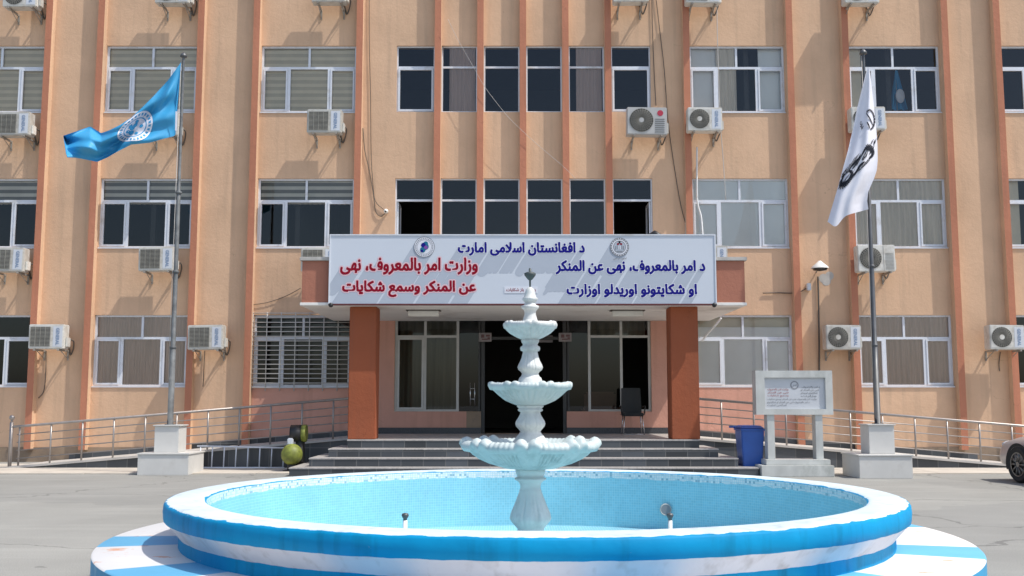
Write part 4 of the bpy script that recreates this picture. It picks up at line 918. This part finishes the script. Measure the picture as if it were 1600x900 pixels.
# ================================================================ AIR CONDITIONERS
AC0, ACF = WY - .27, WY - .59              # back and front of the cabinets
def make_ac(kind, w_, h_):
    t = thing('air_conditioner', 'x', 'air conditioner', (0, 0, 0), 'outdoor air conditioner units on the facade')
    yb, yf = -.27, -.59; x0, x1 = -w_ / 2, w_ / 2
    body = 'ac_grey' if kind == 'rings' else 'ac_cream'
    MB().box(x0, x1, yf, yb, 0, h_).build('casing', body, t, bevel=.018)
    gx0, gx1 = (x0 + .05, x0 + w_ * .62); gz0, gz1 = .06, h_ - .06; y = yf - .004
    g = MB()
    if kind == 'slats':
        g.box(gx0, gx1, y, yf + .001, gz0, gz1, 0)
        for i in range(15):
            z = gz0 + .015 + (gz1 - gz0 - .03) * i / 14; g.box(gx0, gx1, y - .014, y - .001, z - .007, z + .007, 1)
        for i in range(5):
            x = gx0 + (gx1 - gx0) * i / 4; g.box(x - .005, x + .005, y - .02, y - .0145, gz0, gz1, 1)
    else:
        cx, cz = ((gx0 + gx1) / 2, h_ / 2); rr = min(gx1 - gx0, gz1 - gz0) / 2 + .01
        if kind == 'rings': cx, cz, rr = x0 + w_ * .36, h_ * .52, h_ * .43
        if kind != 'rings' and kind != 'big': g.box(gx0 - .01, gx1 + .01, y, yf + .001, gz0 - .01, gz1 + .01, 2)
        g.disc((cx, y - .002, cz), rr, m=0)
        for k in range(7): g.disc((cx, y - .010, cz), rr * (k + 1) / 7, r0=rr * (k + 1) / 7 - .008, m=1)
        for k in range(26):
            a = 2 * pi * k / 26; g.tube([(cx + .06 * cos(a), y - .012, cz + .06 * sin(a)), (cx + rr * cos(a + .25), y - .012, cz + rr * sin(a + .25))], .004, 4, 1)
        g.disc((cx, y - .018, cz), .062, m=2)
    g.build('fan_grille', ['ac_dark', 'ac_grille', 'ac_cream' if kind != 'rings' else 'ac_grey'], t)
    s0, s1 = x0 + w_ * .70, x1 - .035
    if kind == 'rings':
        l = MB(); l.disc((x1 - .17, y - .002, h_ - .15), .075, m=0); l.build('logo', 'logo_red', t)
        l = MB()
        for k in range(7): l.box(x1 - .30, x1 - .06, y - .004, yf + .001, h_ - .30 - .055 * k - .008, h_ - .30 - .055 * k)
        l.build('vent_ribs', 'ac_dark', t)
    elif kind == 'big':
        l = MB(); l.box(s0 - .015, s0 - .008, y - .002, yf + .001, .02, h_ - .02)
        for k in range(12): l.box(s0 + .03, s1, y - .003, yf + .001, .06 + .035 * k, .066 + .035 * k)
        l.build('vent_ribs', 'ac_grille', t)
    else:
        l = MB(); l.box(s0, s1, y, yf + .001, .05, h_ - .05, 0); lb_ = l.build('label_strip', 'ac_strip', t)
        l = MB(); zc0, zc1 = .09, h_ - .09; xm = (s0 + s1) / 2; hw = .042
        put_text(l, 'GENERAL', lambda u, v: (xm - hw + 2 * hw * v, y - .004, zc1 - (zc1 - zc0) * u), 0, .03, False); l.build('lettering', 'ac_letter', lb_)
    MB().box(x1 - .001, x1 + .055, yf + .10, yb - .03, .05, h_ * .48).build('valve_cover', 'ac_cream', t, bevel=.015)
    for bx in (x0 + w_ * .18, x1 - w_ * .14):
        b = MB(); b.box(bx - .02, bx + .02, yf - .03, -.002, -.045, -.004); b.box(bx - .02, bx + .02, -.03, -.002, -.26, -.045)
        b.tube([(bx, -.016, -.23), (bx, yf + .16, -.045)], .010, 6); b.build('bracket', 'bracket_metal', t)
    p = MB(); p.tube(catmull([(x1 + .02, yb + .02, .25), (x1 + .06, -.14, .2), (x1 + .02, -.06, .02), (x1 - .05, -.03, -.12), (x1 - .1, -.02, .05), (x1 - .2, -.01, .3)], 5), .017, 6); p.build('pipe', 'cable_dark', t)
    return t
protos = {}
def ac(px, py, kind, label, w_=.86, h_=.60, dy=0):
    key = (kind, w_, h_)
    p = at(px, py, ACF)
    o = protos.get(key)
    if o is None: o = protos[key] = make_ac(kind, w_, h_)
    else: o = copy_tree(o)
    o.location = (p.x, WY - dy, p.z); o['label'] = label; o.rotation_euler = (0, R(random.uniform(-1.1, 1.1)), 0)
    return o
# px, py = middle of the lower front edge
ac(30, 10, 'round', 'air conditioner at the top left corner of the frame, cut by its upper edge')
ac(268, 4, 'round', 'air conditioner above the top left window with striped blinds behind the blue flag')
ac(513, 2, 'round', 'air conditioner above the second column of striped blinds, at the upper edge of the frame')
ac(985, 2, 'round', 'air conditioner above the rightmost narrow window of the upper row')
ac(1099, 4, 'slats', 'air conditioner beside the white hanging cable at the upper edge of the frame')
ac(1347, 4, 'round', 'air conditioner at the upper edge of the frame, above the white flag')
ac(18, 211, 'slats', 'air conditioner under the upper left edge window, its left part cut off')
ac(250, 211, 'slats', 'air conditioner hidden behind the blue flag below the striped blind window')
ac(506, 207, 'slats', 'air conditioner with square grille under the upper blind window nearest the narrow windows')
ac(1011, 210, 'rings', 'large grey air conditioner with a round fan and a red dot below the narrow windows', 1.0, .70)
ac(1102, 204, 'round', 'air conditioner with round fan next to the grey unit, below the half curtained window')
ac(1358, 203, 'round', 'air conditioner half hidden behind the white flag')
ac(8, 424, 'slats', 'air conditioner at the left edge of the frame on the middle storey')
ac(243, 423, 'slats', 'air conditioner right beside the left flagpole, middle storey')
ac(497, 424, 'slats', 'air conditioner peeking over the left end of the canopy beside the sign')
ac(1110, 421, 'slats', 'air conditioner peeking over the right end of the canopy beside the sign')
ac(1371, 424, 'big', 'broad pale air conditioner with a big fan behind the right flagpole', .92, .66)
ac(71, 545, 'slats', 'air conditioner on the ground storey wall near the left end of the ramp railing')
ac(320, 546, 'slats', 'air conditioner on the ground storey wall between the left flagpole and the barred window')
ac(1319, 546, 'round', 'air conditioner on the ground storey wall above the right end of the information board')
ac(1575, 546, 'round', 'air conditioner on the ground storey wall above the silver car')

# ================================================================ CABLES, LAMPS AND SMALL WALL FITTINGS
def cable(name, pts, r, mat, label, Y=WY - .03, cat='cable'):
    P_ = []
    for q in pts:
        yy = q[2] if len(q) > 2 else Y
        P_.append(at(q[0], q[1], yy))
    mb = MB(); mb.tube(catmull(P_, 6), r, 6); return tag(mb.build(name, mat), label, cat)
cable('cable', [(577, -20), (577, 60), (579, 150), (580, 240), (583, 290), (587, 315), (602, 329)], .009, 'cable_dark', 'thin dark cable running straight down the wall to the small white camera')
cable('cable', [(567, 200), (570, 235), (576, 262), (583, 300), (587, 330), (595, 338), (602, 333)], .011, 'cable_dark', 'thin brown cable sagging in a loop beside the small white camera')
cable('wire', [(700, 30, 25.3), (716, 63, 25.33), (740, 105, 25.33), (757, 135, 25.33), (785, 172, 25.34), (803, 192, 25.34), (840, 226, 25.34), (880, 260, 25.34), (900, 280, 25.36)], .004, 'cable_white', 'pale wire slanting down across the fins between the narrow windows', cat='wire')
cable('cable', [(1018, -20), (1020, 60), (1023, 130), (1025, 165)], .010, 'cable_dark', 'short dark cable hanging to the large grey air conditioner')
cable('cable', [(1023, -20), (1030, 40), (1038, 110), (1044, 190), (1055, 270), (1066, 330), (1079, 372)], .010, 'cable_dark', 'long dark cable curving down the wall to the right end of the sign')
cable('cable', [(1120, -20, 25.2), (1121, 60, 25.25), (1125, 180, 25.3), (1130, 250, 25.4), (1134, 312, 25.5)], .010, 'cable_white', 'pale cable hanging in front of the half curtained window')
cable('hose', [(1089, 230, 25.5), (1089, 300, 25.5), (1091, 322, 25.5), (1096, 342, 25.45), (1099, 385, 25.3)], .022, 'hose_white', 'white drain hose hanging beside the frosted window', cat='hose')
cable('conduit', [(1072, 226), (1072, 300), (1072, 400)], .026, 'cable_white', 'straight pale conduit on the wall beside the pilaster above the sign', cat='pipe')
cable('conduit', [(1278, 432), (1279, 470), (1280, 540), (1280, 600)], .022, 'cable_dark', 'dark conduit running down the wall from the bracket lamp', WY - .04, 'pipe')
cable('cable', [(1192, 458), (1215, 457.5), (1240, 458), (1252, 455), (1262, 449)], .014, 'cable_dark', 'dark cable running sideways along the wall to the bracket lamp')
cable('cable', [(396, 476), (420, 472), (448, 462), (470, 450)], .008, 'cable_dark', 'thin cable strung from the pilaster to the left end of the canopy')
cable('drain_pipe', [(1127, 497, 25.2), (1118, 508, 25.3), (1104, 524, 25.5), (1097, 533, 25.55)], .025, 'hose_white', 'white drain pipe slanting from under the right end of the canopy', cat='pipe')
cable('drain_hose', [(72, 548), (72, 560), (71, 590), (68, 612), (60, 622)], .011, 'cable_dark', 'dark drain hose hanging below the air conditioner near the left railing end', cat='hose')
cable('drain_hose', [(320, 548), (319, 565), (318, 590), (317, 604)], .011, 'cable_dark', 'dark drain hose hanging below the air conditioner left of the barred window', cat='hose')
cable('drain_hose', [(1563, 550), (1561, 568), (1562, 580)], .011, 'cable_dark', 'short dark drain hose hanging below the air conditioner above the car', cat='hose')
p = at(603, 330, WY - .12); t = thing('security_camera', 'small white camera on the wall above the left part of the sign', 'camera', p)
mb = MB(); mb.ball(p, .06, sc=(1, 1.3, 1)); mb.build('camera_body', 'lamp_white', t); mb = MB(); mb.tube([p, (p.x + .02, WY, p.z - .02)], .022, 8); mb.build('mount', 'lamp_white', t); mb = MB(); mb.ball((p.x, p.y - .07, p.z - .02), .025); mb.build('lens', 'black_plastic', t)
p = at(1281, 415, WY - .35); t = thing('wall_lamp', 'bracket lamp with a pale conical hood on the wall beside the white flag', 'lamp', p)
mb = MB(); mb.lathe([(.215, -.07 + p.z), (.20, -.03 + p.z), (.08, .07 + p.z), (.03, .12 + p.z)], p.x, p.y, 20); mb.build('hood', 'lamp_white', t)
mb = MB(); mb.lathe([(.02, p.z - .14), (.16, p.z - .12), (.19, p.z - .07)], p.x, p.y, 20); mb.build('lamp_glass', 'car_glass', t)
mb = MB(); mb.tube([(p.x, p.y, p.z + .05), (p.x, WY - .05, p.z - .12), (p.x, WY - .01, p.z - .13)], .018, 8); mb.build('arm', 'bracket_metal', t)
q = at(1264, 448, WY - .1); mb = MB(); mb.box(q.x - .05, q.x + .05, WY - .12, WY - .001, q.z - .09, q.z + .09); tag(mb.build('junction_box', 'ac_strip', bevel=.01), 'small grey junction box on the wall below the bracket lamp', 'box')
p = at(1022, 366, 21.9); t = thing('dark_object', 'small dark object peeking over the upper edge of the sign', 'dark_object', (p.x, 21.9, 4.52))  # dark object of unknown kind above the sign, a bent tube on a stem
mb = MB(); mb.tube([(p.x - .16, 21.95, p.z - .12), (p.x + .02, 21.85, p.z + .0), (p.x + .16, 21.8, p.z - .1)], .1, 12, r2=.06); mb.build('object_body', 'black_plastic', t)
mb = MB(); mb.tube([(p.x, 21.9, 4.52), (p.x, 21.88, p.z - .03)], .02, 8); mb.build('stem', 'black_plastic', t)
mb = MB()
for k_, (px, py, r_) in enumerate(((1287, 435, .12), (1296, 431, .11), (1291, 439, .12))):
    q = at(px, py, WY); mb.disc((q.x, WY - .003 - .0005 * k_, q.z), r_, seg=11)
mb.build('cement_patch', 'concrete_trim', B)
# blue flag standing inside the upper right window
p0 = at(1399, 110, WY + .6); p1 = at(1402, 172, WY + .6)
mb = MB(); mb.grid(lambda u, v: (p0.x + (.03 + .20 * v) * cos(pi * u) * -1 + .03, p0.y + .08 * sin(6 * pi * u) * v, p0.z + (p1.z - p0.z) * v), 30, 12)
o = mb.build('cloth', 'flag_blue'); t = thing('indoor_flag', 'furled pale blue flag standing inside the upper right window', 'flag', (0, 0, 0)); o.parent = t
mb = MB(); mb.ball((p0.x + .06, p0.y - .1, p1.z + .35), .12, sc=(1, .3, 1.6)); mb.build('emblem', 'flag_white', o)
mb = MB(); mb.tube([(p0.x + .02, p0.y + .03, 8.1), (p0.x + .02, p0.y + .03, p0.z + .1)], .015, 8); mb.build('staff', 'bracket_metal', t)

# ================================================================ THINGS AROUND THE STEPS
# office chair in front of the right-hand entrance window
cx = at(988, 650, 24.9).x; t = thing('chair', 'black mesh chair standing on the landing in front of the right entrance window', 'chair', (cx, 24.9, PZ))
mb = MB(); mb.box(cx - .27, cx + .27, 24.62, 25.08, PZ + .44, PZ + .52); mb.build('seat', 'mesh_black', t, bevel=.03)
mb = MB(); mb.grid(lambda u, v: (cx + (.25 - .02 * v) * (2 * u - 1), 25.06 + .10 * v + .03 * cos(pi * (u - .5)), PZ + .5 + .62 * v), 10, 8); mb.grid(lambda u, v: (cx + (.25 - .02 * v) * (1 - 2 * u), 25.09 + .10 * v + .03 * cos(pi * (u - .5)), PZ + .5 + .62 * v), 10, 8); mb.build('backrest', 'mesh_black', t)
for sx in (-1, 1):
    mb = MB(); mb.tube([(cx + sx * .21, 24.68, PZ + .45), (cx + sx * .25, 24.6, PZ + .01)], .013, 8); mb.build('leg', 'chrome', t)
    mb = MB(); mb.tube([(cx + sx * .21, 25.02, PZ + .45), (cx + sx * .25, 25.12, PZ + .01)], .013, 8); mb.build('leg', 'chrome', t)
    mb = MB(); mb.tube([(cx + sx * .28, 25.08, PZ + .68), (cx + sx * .29, 24.75, PZ + .68), (cx + sx * .27, 24.7, PZ + .5)], .018, 8); mb.build('armrest', 'black_plastic', t)
mb = MB(); mb.tube([(cx - .25, 24.6, PZ + .015), (cx + .25, 24.6, PZ + .015)], .01, 8); mb.build('stretcher', 'chrome', t)
# armchair inside the hall
ax = 2.35; t = thing('armchair', 'dusky pink armchair inside the lobby behind the right entrance window', 'armchair', (ax, 27, PZ))
mb = MB(); mb.box(ax - .36, ax + .36, 26.75, 27.35, PZ + .1, PZ + .45); mb.build('seat', 'armchair_cloth', t, bevel=.05)
mb = MB(); mb.box(ax - .42, ax + .42, 27.35, 27.6, PZ + .1, PZ + 1.05); mb.build('backrest', 'armchair_cloth', t, bevel=.06)
for s in (-1, 1): mb = MB(); mb.box(ax + s * .45 - .08, ax + s * .45 + .08, 26.75, 27.34, PZ + .05, PZ + .65); mb.build('armrest', 'armchair_cloth', t, bevel=.05)
# wheeled bin
Yb = 21.0; bxm = at(1177, 700, Yb).x; t = thing('wheelie_bin', 'blue plastic wheeled bin with a closed lid beside the information board', 'bin', (bxm, Yb + .3, 0))
def frus(mb, x0, x1, w0, w1, z0, z1, y0a, y0b, y1a, y1b, m=0):
    a = [(bxm - w0, y0a, z0), (bxm + w0, y0a, z0), (bxm + w0, y0b, z0), (bxm - w0, y0b, z0)]; b = [(bxm - w1, y1a, z1), (bxm + w1, y1a, z1), (bxm + w1, y1b, z1), (bxm - w1, y1b, z1)]
    for i in range(4): j = (i + 1) % 4; mb.face([a[i], a[j], b[j], b[i]], m)
    mb.face(a[::-1], m); mb.face(b, m)
mb = MB(); frus(mb, 0, 0, .19, .235, .06, .90, Yb + .08, Yb + .55, Yb, Yb + .62); mb.build('bin_body', 'bin_blue', t, bevel=.02)
mb = MB(); frus(mb, 0, 0, .25, .25, .885, .925, Yb - .02, Yb + .66, Yb - .02, Yb + .66); mb.build('rim', 'bin_blue', t, bevel=.01)
mb = MB(); frus(mb, 0, 0, .245, .20, .928, .99, Yb - .01, Yb + .66, Yb + .1, Yb + .6); lid = mb.build('lid', 'bin_blue', t, bevel=.02)
mb = MB(); mb.tube([(bxm - .33, Yb + .72, .95), (bxm + .22, Yb + .72, .95)], .022, 8)
for s in (-.24, .2): mb.tube([(bxm + s, Yb + .62, .94), (bxm + s, Yb + .72, .95)], .02, 6)
mb.build('handle', 'bin_blue', t)
for s in (-1, 1):
    mb = MB(); mb.tube([(bxm + s * .2, Yb + .55, .1), (bxm + s * .26, Yb + .55, .1)], .1, 18); mb.build('wheel', 'rubber', t)
# information board
Yp = 20.75; l, r = at(1181, 610, Yp).x, at(1301, 610, Yp).x; zt_, zb_ = at(1240, 579, Yp).z, at(1240, 648, Yp).z
t = thing('information_board', 'grey marble information board on two posts and a stepped base', 'notice board', ((l + r) / 2, Yp, 0))
il, ir = at(1195, 610, Yp).x, at(1290, 610, Yp).x; it, ib = at(1240, 590, Yp).z, at(1240, 639, Yp).z
mb = MB(); mb.box(l, r, Yp, Yp + .3, it, zt_); mb.box(l, r, Yp, Yp + .3, zb_, ib); mb.box(l, il, Yp, Yp + .3, ib, it); mb.box(ir, r, Yp, Yp + .3, ib, it); mb.build('board_frame', 'grey_marble', t)
mb = MB(); mb.box(il, ir, Yp + .05, Yp + .25, ib, it); fc = mb.build('plaque', 'plaque_face', t)
for px in (1205.5, 1281):
    c = at(px, 680, Yp).x; mb = MB(); mb.box(c - .075, c + .075, Yp + .03, Yp + .27, .33, zb_); mb.build('post', 'grey_marble', t, bevel=.006)
a, b = at(1195, 720, Yp).x, at(1295, 720, Yp).x; mb = MB(); mb.box(a, b, Yp - .12, Yp + .42, .222, .33); mb.build('base_step', 'grey_marble', t, bevel=.008)
a, b = at(1190, 735, Yp - .25).x, at(1304, 735, Yp - .25).x; mb = MB(); mb.box(a, b, Yp - .25, Yp + .55, 0, .22); mb.build('base_step', 'grey_marble', t, bevel=.008)
mb = MB(); wd = ir - il; hh = it - ib; y = Yp + .047
def ptxt(s_, u0, u1, v0, v1, m): put_text(mb, s_, lambda u, v: (il + wd * (u0 + (u1 - u0) * u), y, ib + hh * (v0 + (v1 - v0) * v)), m, .03)
cxp, czp = il + wd * .5, ib + hh * .76; mb.disc((cxp, y - .001, czp), .085, m=0); mb.disc((cxp, y - .002, czp), .06, m=2)
put_text(mb, 'امر', lambda u, v: (cxp - .045 + .09 * u, y - .004, czp - .03 + .06 * v), 0, .04)
for i, s_ in enumerate(('وزارت امر بالمعروف', 'نهی عن المنکر', 'وسمع شکایات')): ptxt(s_, .05, .40, .58 - .10 * i, .66 - .10 * i, 1)
for i, s_ in enumerate(('د امر بالمعروف', 'نهی عن المنکر او', 'شکایتونو اوریدلو', 'وزارت')): ptxt(s_, .60 if i else .62, .92 - .02 * i, .66 - .095 * i, .735 - .095 * i, 0)
ptxt('وزارت امر بالمعروف نهی عن المنکر وسمع شکایات', .04, .86, .27, .34, 0); ptxt('د امر بالمعروف نهی عن المنکر او شکایتونو', .04, .74, .175, .245, 0); ptxt('اسلامی امارت', .04, .36, .08, .15, 0)
mb.build('lettering', ['plaque_ink', 'plaque_red', 'plaque_face'], fc)
# ladder lying on its side against the ramp
Yd = 22.75; a, b = at(305, 715, Yd).x, at(443, 715, Yd).x; mb0 = thing('ladder', 'pale metal ladder lying on its side against the left ramp', 'ladder', ((a + b) / 2, Yd, 0))
for z0_, z1_, yy in ((.03, .03, Yd + .08), (.50, .46, Yd + .12)):
    mb = MB(); mb.tube([(a, yy, z0_), (b, yy, z1_)], .02, 8); mb.build('side_rail', 'pvc', mb0)
for i in range(8):
    u = (i + .3) / 7.4; x = a + (b - a) * u; mb = MB(); mb.tube([(x, Yd + .08, .03), (x, Yd + .12, .5 - .04 * u)], .014, 8); mb.build('rung', 'pvc', mb0)
# lime ball and drum
Yg = 21.9; c = at(456, 710, Yg); d = at(468, 677, Yg + .25); t = thing('ball_stand', 'lime green ball and black drum with lime band on a dark stand', 'stand', (c.x, Yg, 0))
mb = MB(); mb.ball((c.x, Yg, c.z), .225, seg=28, rings=18); mb.build('ball', 'lime', t)
mb = MB(); mb.tube([(d.x + .02, Yg + .25, .03), (d.x + .02, Yg + .25, d.z - .1)], .1, 14); mb.lathe([(.26, .0), (.26, .03), (.1, .06)], d.x - .05, Yg + .12, 20); mb.tube([(c.x, Yg, .03), (c.x, Yg, c.z - .19)], .09, 12); mb.build('stand', 'black_plastic', t)
mb = MB(); mb.tube([(d.x - .18, Yg + .25, d.z), (d.x + .06, Yg + .25, d.z)], .18, 22); mb.build('drum', 'black_plastic', t)
mb = MB(); mb.tube([(d.x + .06, Yg + .25, d.z), (d.x + .15, Yg + .25, d.z)], .186, 22); mb.build('drum_band', 'lime', t)
mb = MB(); mb.box(c.x - .10, c.x + .02, Yg - .04, Yg + .06, c.z + .20, c.z + .34); mb.build('clip', 'ac_strip', t, bevel=.02)

# ================================================================ CAR
CR = thing('parked_car', 'silver car at the right edge of the frame with its front wheel showing', 'car', (0, 0, 0))
# local frame: +y = nose, x = -left .. +right; front axle at y = 0, left wheel face at x = 0
st_ = [(.86, .28, .35, .55, .30), (.82, .22, .66, .76, .10), (.6, .2, .80, .86, .03), (.3, .2, .86, .89, .0), (-.3, .2, .90, .9, 0), (-.75, .2, .94, .9, 0), (-2.0, .2, .96, .9, 0), (-2.9, .2, .98, .9, 0), (-3.3, .22, .99, .86, .04), (-3.5, .3, .9, .78, .12), (-3.55, .4, .7, .7, .2)]
def ring_(y, zb, zt, hw, ins):
    out = []
    for k in range(28):
        a = 2 * pi * k / 28; ca, sa = cos(a), sin(a); n = 3.2
        x = hw * math.copysign(abs(ca) ** (2 / n), ca); z = (zb + zt) / 2 + (zt - zb) / 2 * math.copysign(abs(sa) ** (2 / n), sa)
        out.append((.88 + x, y, z))
    return out
def loft(mb, rings, m=0):
    i0 = len(mb.v); n = len(rings[0])
    for q in rings: mb.v += q
    for i in range(len(rings) - 1):
        for k in range(n): mb._f((i0 + i * n + k, i0 + i * n + (k + 1) % n, i0 + (i + 1) * n + (k + 1) % n, i0 + (i + 1) * n + k), m, True)
    mb._f(tuple(i0 + k for k in range(n)), m, False); mb._f(tuple(i0 + (len(rings) - 1) * n + k for k in range(n))[::-1], m, False)
mb = MB(); loft(mb, [ring_(y, zb, zt, hw, 0) for y, zb, zt, hw, i in st_]); body = mb.build('body', 'car_silver', CR)
mb = MB(); loft(mb, [ring_(y, zb, zt, hw, 0) for y, zb, zt, hw in ((-.45, .85, .92, .74), (-1.15, .85, 1.38, .64), (-1.4, .85, 1.44, .62), (-2.2, .85, 1.45, .62), (-2.6, .85, 1.38, .62), (-3.25, .85, .98, .7))]); mb.build('greenhouse', 'car_glass', CR)
mb = MB(); loft(mb, [ring_(y, zb, zt, hw, 0) for y, zb, zt, hw in ((-1.12, 1.36, 1.41, .6), (-1.4, 1.4, 1.475, .6), (-2.2, 1.4, 1.48, .6), (-2.62, 1.34, 1.41, .6))]); mb.build('roof', 'car_silver', CR)
def wheel(x, y, s):
    w_ = MB(); prof_ = [(.20, .0), (.30, -.02), (.335, .02), (.335, .17), (.3, .2), (.05, .2)]
    for i in range(len(prof_) - 1):
        for k in range(36):
            t0, t1 = 2 * pi * k / 36, 2 * pi * (k + 1) / 36; (ra, xa_), (rb_, xb_) = prof_[i], prof_[i + 1]
            q = [(x + s * xa_, y + ra * cos(t0), .335 + ra * sin(t0)), (x + s * xb_, y + rb_ * cos(t0), .335 + rb_ * sin(t0)), (x + s * xb_, y + rb_ * cos(t1), .335 + rb_ * sin(t1)), (x + s * xa_, y + ra * cos(t1), .335 + ra * sin(t1))]
            w_.face(q, 0, sm=True)
    w = w_.build('wheel', 'rubber', CR)
    r_ = MB()
    for k in range(10):
        a = 2 * pi * k / 10
        for da in (-.07, .07): r_.tube([(x - s * .004, y + .05 * cos(a), .335 + .05 * sin(a)), (x - s * .0, y + .205 * cos(a + da), .335 + .205 * sin(a + da))], .011, 5)
    r_.tube([(x + s * q_, y + .205 * 0, .335) for q_ in (-.008, .02)], .05, 14)
    for k in range(36):
        t0, t1 = 2 * pi * k / 36, 2 * pi * (k + 1) / 36
        r_.face([(x - s * .006, y + .2 * cos(t0), .335 + .2 * sin(t0)), (x - s * .01, y + .22 * cos(t0), .335 + .22 * sin(t0)), (x - s * .01, y + .22 * cos(t1), .335 + .22 * sin(t1)), (x - s * .006, y + .2 * cos(t1), .335 + .2 * sin(t1))])
    r_.build('rim', 'wheel_alloy', w)
    b_ = MB()
    b_.face([(x + s * .05, y + .21 * cos(2 * pi * k / 24), .335 + .21 * sin(2 * pi * k / 24)) for k in range(24)]); b_.build('brake_disc', 'ac_dark', w)
    a_ = MB()
    for k in range(24):
        t0, t1 = -.3 + (pi + .6) * k / 24, -.3 + (pi + .6) * (k + 1) / 24
        a_.face([(x + s * .01, y + .33 * cos(t0), .335 + .33 * sin(t0)), (x + s * .004, y + .385 * cos(t0), .335 + .385 * sin(t0)), (x + s * .004, y + .385 * cos(t1), .335 + .385 * sin(t1)), (x + s * .01, y + .33 * cos(t1), .335 + .33 * sin(t1))])
    a_.build('wheel_arch', 'rubber', CR)
for y in (0, -2.6): wheel(-.03, y, 1); wheel(1.79, y, -1)
for s in (-1, 1): mb = MB(); mb.ball((.88 + s * .62, .68, .66), .16, sc=(.9, .9, .5)); mb.build('headlight', 'lamp_clear', CR)
CR.location = (9.27, 18.95, 0); CR.rotation_euler = (0, 0, R(6))
